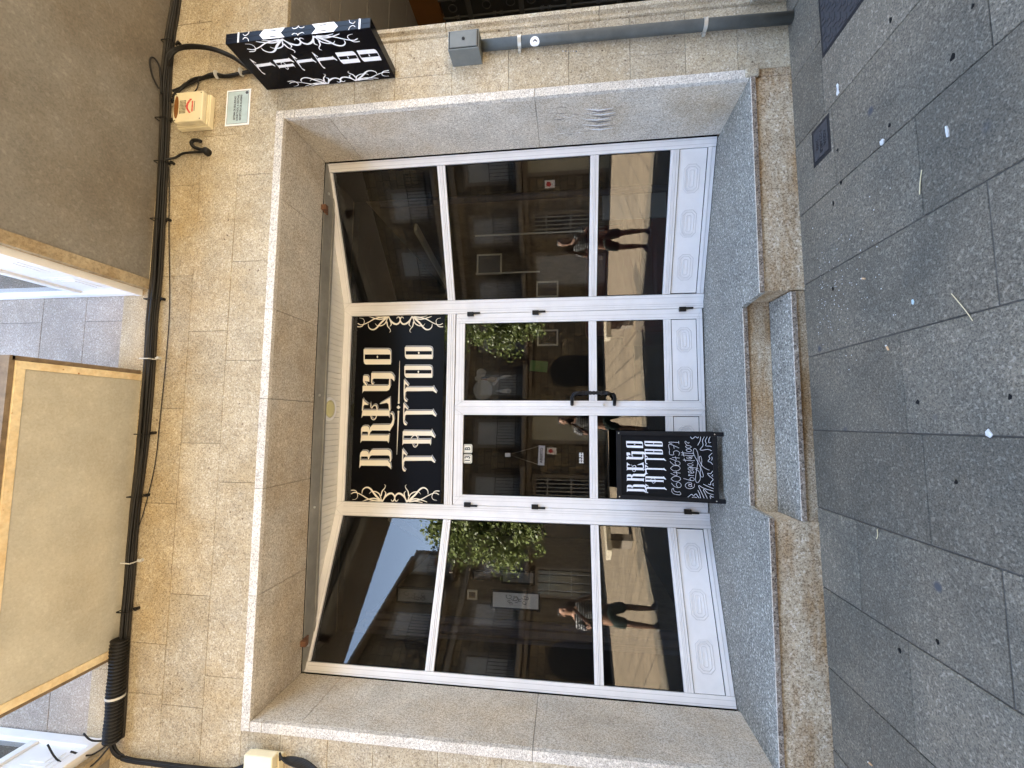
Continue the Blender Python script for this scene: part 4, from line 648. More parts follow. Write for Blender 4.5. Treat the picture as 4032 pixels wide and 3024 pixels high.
bl = empty('pendant_bulb', (.348, 1.9, 3.52), 'bare hanging bulb behind the right door glass', 'lamp')
a = MB(); a.tube([(0, 0, 0), (0, 0, -1.28)], .003, 6); a.build('cord', M['cable'], bl)
a = MB(); a.lathe([(.012, -1.28), (.014, -1.33), (.014, -1.35)], (0, 0, 0), n=12); a.build('lamp_holder', M['amber'], bl)
a = MB(); a.lathe([(.013, -1.35), (.03, -1.39), (.034, -1.42), (.026, -1.45), (.004, -1.465)], (0, 0, 0), n=16); a.build('bulb', plain('bulb glass', (.5, .35, .15), .1), bl, smooth=True)
# ABIERTO sign hanging from a suction hook
ab = empty('open_sign', (-.453, 1.195, 1.475), 'small white ABIERTO sign hanging inside the left door glass', 'sign')
a = MB(); mt = Matrix.Rotation(R_(2.5), 3, 'Y')
rot = lambda x, y, z: tuple(mt @ Vector((x, y, z)))
a.box(-.093, .093, 0, .004, 0, .06, m=rot); pl = a.build('board', M['whitev'], ab)
a = MB()
for b in ((-.087, .087, .0545, .0555), (-.087, .087, .0045, .0055), (-.087, -.0862, .0055, .0545), (.0862, .087, .0055, .0545)): a.box(b[0], b[1], -.0006, 0, b[2], b[3], m=rot)
a.build('border', M['ink'], pl)
text_obj('ABIERTO', .036, 'lettering', M['ink'], pl, mt.to_4x4() @ face_mat(0, -.0006, .029), .0003, .001)
a = MB(); a.tube([(-.085, .002, .062), (.003, -.004, .345), (.088, .002, .056)], .0014, 5); a.build('string', M['tie'], ab)
a = MB(); a.box(-.018, .018, -.008, .001, .33, .38); a.build('hook', M['whitev'], ab, bevel=.002)
# recess lamp
lp = empty('ceiling_lamp', (-.025, .932, 3.531), 'round pale yellow lamp in the slatted recess ceiling', 'lamp')
a = MB(); a.lathe([(.115, 0), (.113, -.008), (.095, -.012), (.088, -.008)], (0, 0, 0), n=36); a.build('lamp_ring', M['whitepvc'], lp, smooth=True)
a = MB(); a.lathe([(.0875, -.0075), (.06, -.0135), (.02, -.0155)], (0, 0, 0), n=36); a.build('diffuser', plain('yellowed diffuser', (.62, .58, .3), .4), lp, smooth=True)
def spl(P, n=6):
    P = [Vector(p) for p in P]; out = []
    for i in range(len(P)-1):
        p0, p1, p2, p3 = P[max(i-1, 0)], P[i], P[i+1], P[min(i+2, len(P)-1)]
        for k in range(n):
            t = k/n; out.append(.5*((2*p1)+(-p0+p2)*t+(2*p0-5*p1+4*p2-p3)*t*t+(-p0+3*p1-3*p2+p3)*t**3))
    return out+[P[-1]]
spl0 = spl
# ---------------------------------------------------------------- things on the facade
# blade sign
bs = empty('blade_sign', (2.5, 0, 2.57), 'black projecting box sign with white stacked letters beside the cables', 'sign')
bx0, bx1, by0, by1, bz0, bz1 = 2.5, 2.575, -.44, -.008, 2.567, 3.64
def bbuild(s_, nm, mat, par=bs, **k):
    o = s_.build(nm, mat, par, **k)
    if par is bs: o.location = (-2.5, 0, -2.57)
    return o
a = MB(); a.box(bx0, bx1, by0, by1, bz0, bz1); case = bbuild(a, 'sign_case', plain('black sign case', (.0022, .0022, .004), .2, spec=.14), bevel=.003)
sm = lambda a_, b_, h_: (bx0-h_, a_, b_)
C = MB()
def put(key, y0, y1, z0, z1, q):
    pcs = GL[key]; pts = [p for pc in pcs for p in pc[0]]
    ax, bx_ = min(p[0] for p in pts), max(p[0] for p in pts); az_, bz_ = min(p[1] for p in pts), max(p[1] for p in pts)
    f = lambda p: (y1-(p[0]-ax)/(bx_-ax)*(y1-y0), z0+(p[1]-az_)/(bz_-az_)*(z1-z0))
    f = lambda p: (y1+(p[0]-ax)/(bx_-ax)*(y0-y1), z0+(p[1]-az_)/(bz_-az_)*(z1-z0))
    for k, pc in enumerate(pcs):
        C.prism([f(p) for p in pc[0]], .0006+.00005*(q+k), .001+.00005*(q+k), sm, holes=[[f(p) for p in l] for l in pc[1:]])
# read from the street the left hand side of this face is the wall side, so letters run from the wall outwards
zt = 3.575
for k, key in enumerate(('u', 'A', 't', 'T', 'q', 'Q')):
    hh_ = .145; z1 = 3.56-k*.163
    wv = .15 if key in 'utT' else .10
    put(key, -.232-wv/2, -.232+wv/2, z1-hh_, z1, k*4)
q = 0
fz = [p for l in ORN['flo'] for p in l]; fx0, fx1 = min(p[0] for p in fz), max(p[0] for p in fz); f0, f1 = min(p[1] for p in fz), max(p[1] for p in fz)
for l in ORN['flo']:
    q += 1
    C.prism(grow([(by0+.002+(fx1-p[0])/(fx1-fx0)*.125, bz0+.12+(p[1]-f0)/(f1-f0)*.83) for p in l], .0003), .0006+.00005*q, .001+.00005*q, sm)
    C.prism(grow([(by1-.002-(fx1-p[0])/(fx1-fx0)*.105, bz0+.02+(p[1]-f0)/(f1-f0)*.83) for p in l], .0002), .0006+.00005*q, .001+.00005*q, sm)
lf = lambda z0, z1, s_: [(bx0+.0015, z0+.03), (bx0+.0375, z0), (bx1-.0015, z0+.03), (bx1-.0015, z1-.02), (bx0+.0375, z1-.05), (bx0+.0015, z1-.02)] if s_ > 0 else [(bx0+.0015, z0+.02), (bx0+.0375, z0+.05), (bx1-.0015, z0+.02), (bx1-.0015, z1-.03), (bx0+.0375, z1), (bx0+.0015, z1-.03)]
for z0_, z1_, s_ in ((2.80, 3.01, 1), (3.17, 3.38, -1)):
    zc_ = (z0_+z1_)/2; sl1 = [(bx0+.012, zc_-.035), (bx0+.02, zc_-.01), (bx0+.02, zc_+.02), (bx0+.013, zc_+.035)]; sl2 = [(2*bx0+.075-a_, b_) for a_, b_ in sl1]
    C.prism(lf(z0_, z1_, s_), .0006, .001, lambda a_, b_, h_: (a_, by0-h_, b_), holes=[sl1, sl2[::-1]])
for z_, s_ in ((2.69, 1), (3.49, -1), (3.06, 1), (3.12, -1)):
    for x_, m_x in ((bx0, 1), (bx1, -1)):
        w_ = .03 if abs(z_-3.09) > .1 else .02
        pts = [(x_+m_x*.001, z_+s_*.03), (x_+m_x*w_*.7, z_+s_*.022), (x_+m_x*w_, z_), (x_+m_x*w_*.6, z_-s_*.015)]
        V = [Vector((a_, by0-.0012, b_)) for a_, b_ in pts]; C.tube(spl0(V), .0022, 5)
C.prism([(bx0, 2.638), (bx1, 2.638), (bx1, 2.65), (bx0, 2.65)], .0006, .001, lambda a_, b_, h_: (a_, by0-h_, b_)); C.prism([(bx0, 3.535), (bx1, 3.535), (bx1, 3.547), (bx0, 3.547)], .0006, .001, lambda a_, b_, h_: (a_, by0-h_, b_))
C.build('lettering', M['whitev'], case)
a = MB(); a.box(bx0+.036, bx0+.039, by0-.0004, by0-.0001, bz0, bz1); a.build('seam', M['seal'], case)
for z in (2.7, 3.4): a = MB(); a.box(2.52, 2.555, -.0079, .02, z, z+.1); bbuild(a, 'bracket', M['black'])
# electric box + pipe
eb = empty('electric_box', (2.625, 0, 1.885), 'grey green metal meter box above the wall pipe', 'electric box')
a = MB(); a.box(2.55, 2.70, -.15, 0, 1.885, 2.112); o = a.build('box_body', M['bluebox'], eb, bevel=.004); o.location = (-2.625, 0, -1.885)
a = MB(); a.box(2.564, 2.686, -.157, -.149, 1.899, 2.098); d_ = a.build('box_door', M['bluebox'], eb, bevel=.002); d_.location = (-2.625, 0, -1.885)
a = MB()
for b in ((2.5595, 2.5635, 1.896, 2.101), (2.6865, 2.6905, 1.896, 2.101), (2.5595, 2.6905, 1.892, 1.896), (2.5595, 2.6905, 2.101, 2.105)): a.box(b[0], b[1], -.152, -.1495, b[2], b[3])
a.build('door_gap', M['seal'], d_)
a = MB(); a.lathe([(.011, -.162), (.011, -.155)], (2.625, 0, 1.998), axis='Y', n=16); a.lathe([(.005, -.1635), (.005, -.16)], (2.625, 0, 1.998), axis='Y', n=12, mi=1); a.build('lock', [M['iron'], M['seal']], d_)
pp = empty('wall_pipe', (2.645, -.05, -.266), 'dark galvanised pipe running from the meter box to the ground', 'pipe')
a = MB(); a.tube([(2.655, -.05, 1.885), (2.652, -.05, 1.2), (2.64, -.05, .3), (2.628, -.05, -.27)], .0385, 20); o = a.build('pipe_body', M['pipe'], pp, smooth=True); o.location = (-2.645, .05, .266)
for z in (1.60, .30):
    xc = 2.655 if z > 1 else 2.64
    a = MB()
    for dz in (-.009, .009): a.lathe([(.0395, dz-.0035), (.044, dz-.0035), (.044, dz+.0035), (.0395, dz+.0035)], (xc, -.05, z), n=24)
    a.lathe([(.039, -.006), (.0415, -.006), (.0415, .006), (.039, .006)], (xc, -.05, z), n=24); a.box(xc-.062, xc-.038, -.04, -.02, z-.008, z+.012)
    o = a.build('pipe_clamp', M['steel'], pp); o.location = (-2.645, .05, .266)
a = MB()     # round white sticker wrapped on the pipe
cz, r_ = 1.487, .043
def wrap(a0, z0, rad): return (2.653+rad*sin(a0), -.05-rad*cos(a0), z0)
def disk_wrapped(mb, ac, zc, rr_, rad, n=20, mi=0, sq=1.0):
    vs = [wrap(ac, zc, rad)]; ring_ = 8
    for j in range(1, 5):
        for k in range(n): t = 2*pi*k/n; vs.append(wrap(ac+rr_*j/4*cos(t)*sq/.0385, zc+rr_*j/4*sin(t), rad))
    fs = [(0, 1+k, 1+(k+1) % n) for k in range(n)]
    for j in range(3): fs += [(1+j*n+k, 1+(j+1)*n+k, 1+(j+1)*n+(k+1) % n, 1+j*n+(k+1) % n) for k in range(n)]
    mb.add(vs, fs, 1, mi)
disk_wrapped(a, -.95, cz, .034, .0392); 
for (u, v, r2) in ((.006, .008, .006), (.01, -.004, .008), (.004, -.014, .006), (.014, .0, .004)): disk_wrapped(a, -.95+u/.0385, cz+v, r2, .0394+random.uniform(.0001, .0003), 10, 1, .7)
o = a.build('sticker', [M['whitev'], M['ink']], pp, recalc=False); o.location = (-2.645, .05, .266)
a = MB()     # faint blue graffiti scrap beside the pipe
for k in range(6): a.tube([(2.575+.004*k, -.0026, 1.235+.02*k-.05), (2.585, -.0028, 1.24+.018*k-.05)], .0035, 4, mi=k % 2)
o = a.build('graffiti_mark', [plain('blue marker', (.03, .06, .13), .7), M['paper']], bld)
# alarm box
al = empty('alarm_box', (2.34, -.06, 4.10), 'cream alarm siren box with amber lens and red print', 'alarm')
def abd(s_, nm, mat, par=al, **k):
    o = s_.build(nm, mat, par, **k)
    if par is al: o.location = (-2.34, .06, -4.10)
    return o
a = MB(); a.box(2.205, 2.478, -.045, -.001, 4.10, 4.385); a.box(2.213, 2.47, -.058, -.045, 4.107, 4.38); abd(a, 'back_case', M['abox'], bevel=.006)
a = MB(); fr_ = [(2.215, 4.115), (2.468, 4.115), (2.468, 4.355), (2.44, 4.372), (2.243, 4.372), (2.215, 4.355)]
a.prism(fr_, -.105, -.060, lambda p, q_, h_: (p, h_, q_)); cov = abd(a, 'cover', M['abox'], bevel=.008)
a = MB(); L = disc(2.3415, 4.342, .094, .018, 30); a.prism(L, -.1105, -.1052, lambda p, q_, h_: (p, h_, q_)); abd(a, 'amber_lens', M['amber'], bevel=.004)
a = MB()
for k in range(5):
    z = 4.312-k*.0115
    for j in range(9): a.box(2.287+.0125*j+.0, 2.2955+.0125*j, -.1066, -.1052, z-.0035, z+.0022)
abd(a, 'speaker_slot', M['seal'], cov)
a = MB(); arc = [(2.29+.012*i, 4.222+.028*sin(pi*i/9)) for i in range(10)]
for i, (x, z) in enumerate(arc): a.prism([(x-.005, z-.008), (x+.005, z-.008+.003*cos(pi*i/9)), (x+.006, z+.010), (x-.004, z+.009)], -.1066, -.1052, lambda p, q_, h_: (p, h_, q_))
for i in range(8): x = 2.296+.0115*i; a.box(x, x+.008, -.1066, -.1052, 4.196, 4.209)
a.build('red_print', M['red'], cov)
a = MB()
for i in range(10): x = 2.30+.0085*i; a.box(x, x+.005, -.1066, -.1052, 4.181, 4.187)
a.build('small_print', M['ink'], cov)
for x, z in ((2.232, 4.132), (2.45, 4.132), (2.232, 4.352), (2.45, 4.352)): a = MB(); a.lathe([(.0045, -.1066), (.0045, -.1045)], (x, 0, z), axis='Y', n=10); a.build('screw', M['iron'], cov)
# plaque
pq = empty('security_plaque', (2.38, 0, 3.79), 'pale blue security notice plate with white border', 'plaque')
a = MB(); a.box(2.226, 2.532, -.004, .0, 3.787, 3.998); o = a.build('plate', M['whitev'], pq); o.location = (-2.38, 0, -3.79)
a = MB(); a.box(2.240, 2.518, -.0055, -.004, 3.800, 3.985); a.build('face', M['plaque'], o)
a = MB()
for b in ((2.240, 2.518, 3.983, 3.985), (2.240, 2.518, 3.800, 3.802), (2.240, 2.242, 3.802, 3.983), (2.516, 2.518, 3.802, 3.983)): a.box(b[0], b[1], -.0062, -.0055, b[2], b[3])
a.lathe([(.013, -.0062), (.013, -.0054)], (2.50, 0, 3.818), axis='Y', n=16); a.build('border', M['ink'], o)
for k, t_ in enumerate(('SISTEMA DE SEGURIDAD', 'CONECTADO A CENTRAL', 'RECEPTORA DE ALARMAS')):
    text_obj(t_, .0235, 'lettering', M['ink'], o, face_mat(2.375, -.006, 3.918-k*.0265), .0002, .0007, sx=.80)
# cables
cb = empty('cable_bundle', (0, -.05, 4.5), 'thick bundle of black cables fixed along the wall under the galleries', 'cables')
P0 = [(3.9, 4.50), (3.348, 4.508), (3.055, 4.532), (2.763, 4.54), (2.45, 4.528), (2.012, 4.505), (1.584, 4.497), (1.27, 4.495), (.96, 4.487), (.655, 4.495), (.355, 4.49), (.06, 4.487), (-.232, 4.482), (-.518, 4.485), (-.802, 4.50), (-1.081, 4.506), (-1.319, 4.505), (-1.626, 4.507), (-1.9, 4.505), (-2.2, 4.505), (-2.44, 4.51)]
for k in range(13):
    rnd = random.Random(k); r = rnd.choice([.0055, .0075, .009, .011]); ph = rnd.uniform(0, 6); oz = (k % 5-2)*.0135; oy = -.016-.018*(k//5)
    pts = [(x, oy-.006*sin(x*2.1+ph)-r*.3, z+oz+.008*sin(x*1.7+ph*2)+.004*sin(x*5+ph)) for x, z in P0]
    a = MB(); a.tube(spl(pts, 4), r, 7); o = a.build('cable', M['cable2'] if k % 3 == 0 else M['cable'], cb, smooth=True); o.location = (0, .05, -4.5)
for x in (2.98, 2.3, 1.93, 1.45, .8, .33, -.25, -.72, -1.2, -1.55):
    z = min(P0, key=lambda p: abs(p[0]-x))[1]
    a = MB(); a.box(x-.004, x+.004, -.075, -.072, z-.038, z+.04); a.box(x-.004, x+.004, -.072, 0, z-.041, z-.038); a.box(x-.004, x+.004, -.072, 0, z+.0402, z+.043)
    a.lathe([(.012, -.03), (.012, 0)], (x+.01, 0, z-.07), axis='Y', n=10); a.box(x+.002, x+.016, -.02, -.01, z-.07, z-.04)
    o = a.build('cable_clip', M['tie'] if x in (.33, -1.2) else M['cable'], cb); o.location = (0, .05, -4.5)
# corrugated conduit
cg = MB(); n = 120; secs = []
for i in range(n):
    x = -1.74-(.70*i/(n-1)); r = .0515+.0045*(1 if (i % 4) < 2 else -1)+.002*sin(i*.13); z = 4.507+.006*(x+1.74)
    secs += [(x, -.065+r*cos(t), z+r*sin(t)) for t in [2*pi*k/16 for k in range(16)]]
cg.add(secs, [(i*16+k, i*16+(k+1) % 16, (i+1)*16+(k+1) % 16, (i+1)*16+k) for i in range(n-1) for k in range(16)]+[tuple(range(16)), tuple((n-1)*16+k for k in range(16))])
co = empty('corrugated_conduit', (-2.1, -.065, 4.5), 'fat ribbed black conduit round the cables at the left end', 'conduit')
o = cg.build('ribbed_sleeve', M['cable'], co); o.location = (2.1, .065, -4.5)
a = MB(); a.lathe([(.056, -.008), (.0585, -.008), (.0585, .008), (.056, .008)], (-2.13, -.065, 4.505), axis='X', n=24); o = a.build('pale_band', M['tie'], co); o.location = (2.1, .065, -4.5)
def wire(name, pts, r, label, cat='cable', mat='cable', n=6):
    b = Vector(pts[0]); a = MB(); a.tube(spl([tuple(Vector(p)-b) for p in pts], 8), r, n); o = a.build(name, M[mat], smooth=True); o.location = b; return tag(o, label, cat)
ends = [[(-2.44, -.05, 4.51), (-2.5, -.12, 4.60), (-2.46, -.16, 4.72)], [(-2.44, -.05, 4.51), (-2.42, -.1, 4.62), (-2.38, -.1, 4.70)], [(-2.44, -.05, 4.5), (-2.56, -.15, 4.58), (-2.5, -.2, 4.75), (-2.40, -.2, 4.86)]]
for k, e in enumerate(ends):
    a = MB(); a.tube(spl(e, 6), .006, 6); o = a.build('cable_end', M['cable'], co, smooth=True); o.location = (2.1, .065, -4.5)
dn = [(-2.43, -.05, 4.51), (-2.5, -.055, 4.47), (-2.545, -.05, 4.38), (-2.555, -.045, 4.2), (-2.56, -.04, 3.9), (-2.55, -.04, 3.6), (-2.50, -.04, 3.46)]
dc = empty('cable_drop', (-2.5, 0, 3.4), 'black cable tangle dropping down the left edge to the junction box', 'cables')
for k in range(5):
    a = MB(); a.tube(spl([(x-.012*(k % 3), y-.012*(k//3), z+.004*k) for x, y, z in dn], 6), .008, 6); o = a.build('cable', M['cable'], dc, smooth=True); o.location = (2.5, 0, -3.4)
for k in range(7):
    a = MB(); a.tube(spl([(-2.44+.008*k, -.06, 3.21), (-2.42-.002*k, -.05-.006*k, 3.14), (-2.43-.012*k, -.05, 3.02-.01*k), (-2.5, -.05, 2.9)], 6), .006, 6); o = a.build('cable', M['cable'], dc, smooth=True); o.location = (2.5, 0, -3.4)
jb = empty('junction_box', (-2.45, 0, 3.2), 'cream plastic junction box at the left edge of the facade', 'junction box')
a = MB(); a.box(-2.56, -2.425, -.055, 0, 3.215, 3.435); o = a.build('box_back', M['abox'], jb, bevel=.006); o.location = (2.45, 0, -3.2)
a = MB(); a.box(-2.555, -2.385, -.12, -.056, 3.222, 3.43); o = a.build('box_lid', M['abox'], jb, bevel=.008); o.location = (2.45, 0, -3.2)
wire('thin_wire', [(1.93, -.04, 4.47), (1.856, -.02, 4.455), (1.384, -.02, 4.416), (.761, -.02, 4.357), (.358, -.02, 4.351), (-.134, -.02, 4.364), (-.481, -.02, 4.377), (-.805, -.02, 4.435), (-.96, -.03, 4.47)], .0035, 'thin black wire sagging below the cable bundle')
b1 = empty('sign_cable', (2.8, -.05, 3.9), 'thick black cable curving down from the bundle to the blade sign', 'cable')
for k in range(3):
    a = MB(); a.tube(spl([(2.5, -.05, 4.53+.01*k), (2.70, -.06, 4.525), (2.82+.008*k, -.06-.01*k, 4.49), (2.886+.008*k, -.06, 4.42), (2.90, -.05-.01*k, 4.293), (2.868+.006*k, -.05, 4.129), (2.80+.006*k, -.04, 3.966), (2.73, -.035-.01*k, 3.86), (2.60, -.03, 3.70)], 6), .013, 8); o = a.build('cable_strand', M['cable'], b1, smooth=True); o.location = (-2.8, .05, -3.9)
b2 = empty('sign_wires', (2.6, -.03, 3.8), 'loose thin black wires between the alarm box and the blade sign', 'cables')
for k in range(7):
    rnd = random.Random(50+k); j = lambda s_=.02: rnd.uniform(-s_, s_)
    a = MB(); a.tube(spl([(2.50+j(.06), -.03, 4.47), (2.58+j(), -.025, 4.40+j()), (2.63+j(.03), -.02+j(.01), 4.29), (2.66+j(.02), -.02+j(.01), 4.133), (2.655+j(.02), -.02+j(.01), 3.972), (2.665+j(.01), -.02, 3.78), (2.62, -.02, 3.62)], 6), rnd.choice([.005, .007, .009]), 6); o = a.build('cable_strand', M['cable'], b2, smooth=True); o.location = (-2.6, .03, -3.8)
for z in (4.08, 3.86):
    a = MB(); a.lathe([(.028, -.003), (.031, -.003), (.031, .003), (.028, .003)], (2.658, -.03, z), n=14); o = a.build('cable_tie', M['tie'], b2); o.location = (-2.6, .03, -3.8)
wire('cable_loop', [(2.54, -.08, 4.545), (2.60, -.13, 4.552), (2.70, -.16, 4.556), (2.75, -.15, 4.558), (2.765, -.12, 4.556), (2.72, -.09, 4.545), (2.6, -.08, 4.53), (2.5, -.08, 4.52)], .007, 'small loop of cable standing off above the alarm box')
wire('wire_strand', [(2.45, -.05, 4.47), (2.50, -.03, 4.33), (2.56, -.02, 4.26), (2.66, -.03, 4.24)], .0045, 'single thin wire crossing right of the alarm box')
hk = empty('hooked_cable', (2.02, -.02, 4.1), 'short black cable with curled end hanging on the upper wall', 'cable')
a = MB(); a.tube(spl([(1.95, -.05, 4.46), (1.975, -.025, 4.41), (2.01, -.02, 4.34), (2.013, -.02, 4.25), (2.012, -.02, 4.16)], 6), .009, 7); o = a.build('cable_strand', M['cable'], hk, smooth=True); o.location = (-2.02, .02, -4.1)
a = MB(); a.tube(spl([(2.03, -.02, 4.175), (2.05, -.03, 4.235), (2.085, -.03, 4.262), (2.108, -.03, 4.245), (2.105, -.03, 4.205), (2.095, -.03, 4.18)], 6), .014, 8); o = a.build('curled_end', M['cable'], hk, smooth=True); o.location = (-2.02, .02, -4.1)
a = MB(); a.lathe([(.016, -.05), (.026, -.042), (.03, -.02), (.03, 0)], (2.012, 0, 4.13), axis='Y', n=20); o = a.build('round_cap', M['cable'], hk, smooth=True); o.location = (-2.02, .02, -4.1)

# ---------------------------------------------------------------- pavement board
bd = empty('pavement_sign', (-.487, .80, 0), 'black A-frame board chalked with white lettering standing on the sill', 'board sign')
sl_ = .10/.843; ln = hypot(1, sl_)
def bp(a_, h_, d_): # a = x, h = along board, d = outwards from face
    z = h_/ln; y = .73+z*sl_; return (a_-(-.487), y-.80-d_/ln, z+d_*sl_/ln)
m_ = lambda u, d, z: bp(u, z, d)
a = MB(); a.box(-.775, -.741, -.022, .004, .0, .85, m=m_); a.box(-.239, -.204, -.022, .004, 0, .85, m=m_); a.box(-.741, -.239, -.022, .002, .808, .85, m=m_); a.box(-.741, -.239, -.022, .002, .05, .086, m=m_)
bfr = a.build('front_frame', M['wood_b'], bd, bevel=.003)
a = MB(); a.box(-.741, -.239, -.014, -.006, .086, .808, m=m_); bpn = a.build('chalk_panel', M['chalkb'], bd)
for x, z in ((-.757, .828), (-.222, .828), (-.757, .07), (-.222, .07)): a = MB(); a.prism(disc(x, z, .005, .005, 10), .0042, .0062, lambda p, q_, h_: m_(p, h_, q_)); a.build('screw', M['steel'], bfr)
C = MB(); q = 0
def boardglyph(keys, x0, x1, z0, z1):
    global q
    pts = [p for k in keys for pc in GL[k] for p in pc[0]]
    ax, bx_ = min(p[0] for p in pts), max(p[0] for p in pts); a0, a1 = min(p[1] for p in pts), max(p[1] for p in pts)
    f = lambda p: (x0+(p[0]-ax)/(bx_-ax)*(x1-x0), z0+(p[1]-a0)/(a1-a0)*(z1-z0))
    for k in keys:
        for pc in GL[k]:
            q += 1; C.prism([f(p) for p in pc[0]], -.0058+.00002*q, -.0054+.00002*q, lambda p, r_, h_: m_(p, h_, r_), holes=[[f(p) for p in l] for l in pc[1:]])
boardglyph(('B', 'R', 'E', 'G', 'O'), -.7185, -.2885, .604, .768); boardglyph(('u', 'A', 't', 'T', 'q', 'Q'), -.718, -.286, .447, .618)
C.build('shop_lettering', M['chalk'], bpn)
C = MB()
for k, l in enumerate(BRD):
    P = [Vector((p[0], p[1], 0)) for p in l]
    P = spl(P, 4) if len(P) > 2 else P
    C.tube([m_(max(-.74, min(-.24, p.x)), -.0056, p.y) for p in P], .0019 if k < 17 else .0015, 5)
C.build('handwriting', M['chalk'], bpn)
a = MB()
mb2 = lambda u, d, z: (u+.487, .985-.80-z*.16/.843+d, z)
a.box(-.775, -.741, 0, .024, .0, .842, m=mb2); a.box(-.239, -.204, 0, .024, 0, .842, m=mb2); a.box(-.741, -.239, 0, .022, .80, .84, m=mb2); a.box(-.741, -.239, 0, .022, .05, .09, m=mb2)
a.box(-.741, -.239, .008, .014, .09, .80, m=mb2); bk = a.build('back_frame', M['wood_b'], bd, bevel=.003)
C = MB()
for k in range(7): C.tube([mb2(-.70+.06*k, .0155, .62), mb2(-.66+.06*k, .0155, .5), mb2(-.69+.06*k, .0155, .4), mb2(-.65+.06*k, .0155, .25)], .004, 5)
C.build('chalk_strokes', M['chalk'], bk)

# ---------------------------------------------------------------- covers and litter
def onpave(x, y): return gz(x)
wc = empty('water_cover', (1.58, -.285, gz(1.58)), 'small dark rectangular water valve cover set in the paving', 'cover')
sh = lambda x, y, z: (x, y, z+.0105*x)
a = MB(); a.box(-.118, .118, -.092, .092, -.02, .003, m=sh); a.build('cover_frame', M['iron'], wc, bevel=.002)
a = MB(); a.box(-.092, .096, -.07, .07, .0032, .0052, m=sh); lid = a.build('lid', M['iron_l'], wc, bevel=.001)
for k, t_ in enumerate(('AGUA', 'POTABLE', '2000')):
    text_obj(t_, .034, 'lettering', M['iron'], lid, Matrix.Translation((0, -.04+k*.038, .0056)) @ Matrix.Rotation(pi, 4, 'Z'), .0004, .0006)
mh = empty('manhole_cover', (2.37, -.66, gz(2.37)), 'large dark iron manhole plate with raised weave pattern at the right', 'cover')
a = MB(); a.box(-.31, .31, -.31, .31, -.02, .003, m=sh); a.build('cover_frame', M['iron'], mh, bevel=.002)
a = MB(); a.box(-.29, .29, -.29, .29, .0032, .0045, m=sh)
for i in range(12):
    for j in range(12):
        x = -.265+.048*i; y = -.265+.048*j
        if (i+j) % 2: a.box(x-.019, x+.019, y-.005, y+.005, .0045, .009, m=sh); a.box(x-.019, x-.011, y+.005, y+.02, .0045, .009, m=sh)
        else: a.box(x-.005, x+.005, y-.019, y+.019, .0045, .009, m=sh); a.box(x+.005, x+.02, y-.019, y-.011, .0045, .009, m=sh)
a.build('patterned_plate', M['iron_l'], mh)
def scrap(x, y, pts, label, nm, mat, cat, th=.002, grp=None):
    a = MB(); rnd = random.Random(int(x*977)); a.prism(pts, 0, th, lambda p, q_, h_: (p, q_, h_+.0105*p+.0015*sin(p*300)))
    o = a.build(nm, M[mat]); o.location = (x, y, gz(x)+.0015); return tag(o, label, cat, grp)
scrap(1.77, -.47, [(-.03, -.01), (-.005, -.004), (.02, -.007), (.035, .0), (.03, .008), (.0, .006), (-.02, .014), (-.035, .008)], 'torn white paper strip near the manhole plate', 'paper_scrap', 'paper', 'litter')
scrap(1.25, -.77, [(-.014, -.01), (.004, -.014), (.015, -.003), (.010, .012), (-.006, .013), (-.016, .003)], 'small crumpled white paper scrap on the blue-grey slab', 'paper_scrap', 'paper', 'litter', .006)
scrap(1.06, -1.12, [(-.022, -.003), (.0, -.005), (.024, -.001), (.024, .005), (.004, .004), (-.022, .004)], 'rolled white paper bit lying nearest the street', 'paper_scrap', 'paper', 'litter', .006)
scrap(-.16, -1.17, [(-.016, -.006), (-.004, -.014), (.008, -.006), (.018, .0), (.006, .010), (-.008, .012)], 'white torn tissue on the central paving joint', 'paper_scrap', 'paper', 'litter', .004)
scrap(.42, -.87, [(-.012, -.004), (.0, -.009), (.014, -.002), (.012, .006), (-.006, .007)], 'pale green grey scrap on the slab before the step', 'paper_scrap', 'plaque', 'litter')
for x, y, lb, ang in ((.63, -.57, 'orange cigarette end nearest the right side of the step', 1.2), (.24, -.70, 'orange cigarette end on the joint before the step', .5), (-1.9, -.35, 'cigarette end at the far left paving edge', 1.7)):
    e = empty('cigarette_end', (x, y, gz(x)+.006), lb, 'cigarette end', 'cigarette ends on the paving'); e.rotation_euler = (0, 0, ang)
    a = MB(); a.tube([(-.012, 0, 0), (.010, 0, 0)], .0042, 8); a.build('filter', M['butt'], e)
    a = MB(); a.tube([(.0102, 0, 0), (.018, .001, 0)], .004, 8); a.build('paper_stub', M['paper'], e)
wire('dry_twig', [(.40, -1.07, gz(.4)+.004), (.36, -1.10, gz(.3)+.008), (.31, -1.13, gz(.3)+.006), (.27, -1.15, gz(.3)+.004)], .0017, 'curved dry straw lying across the joint before the step', 'twig', 'twig')
wire('dry_twig', [(.98, -.98, gz(.9)+.004), (.93, -.97, gz(.9)+.006), (.88, -.96, gz(.9)+.004)], .002, 'short dry straw on the paving right of the step', 'twig', 'twig')
wire('dry_twig', [(-.66, -.53, gz(-.7)+.004), (-.69, -.535, gz(-.7)+.007), (-.71, -.52, gz(-.7)+.004)], .002, 'tiny bent straw on the paving left of the step', 'twig', 'twig')
GL_ = ('just below the iron manhole plate', 'at the upper right edge of the paving near the border', 'beside the longest joint towards the upper right', 'between the crumpled paper scrap and the manhole', 'directly street side of the water cover', 'left of the water cover on the next slab', 'close to the facade left of the water cover', 'nearest the street beside the torn tissue', 'in the middle of the slab left of the central joint', 'on the joint right before the middle of the step', 'on the far left slab, the larger of two smudges', 'on the far left slab, nearer the step', 'at the foot of the wall by the scattered crumbs')
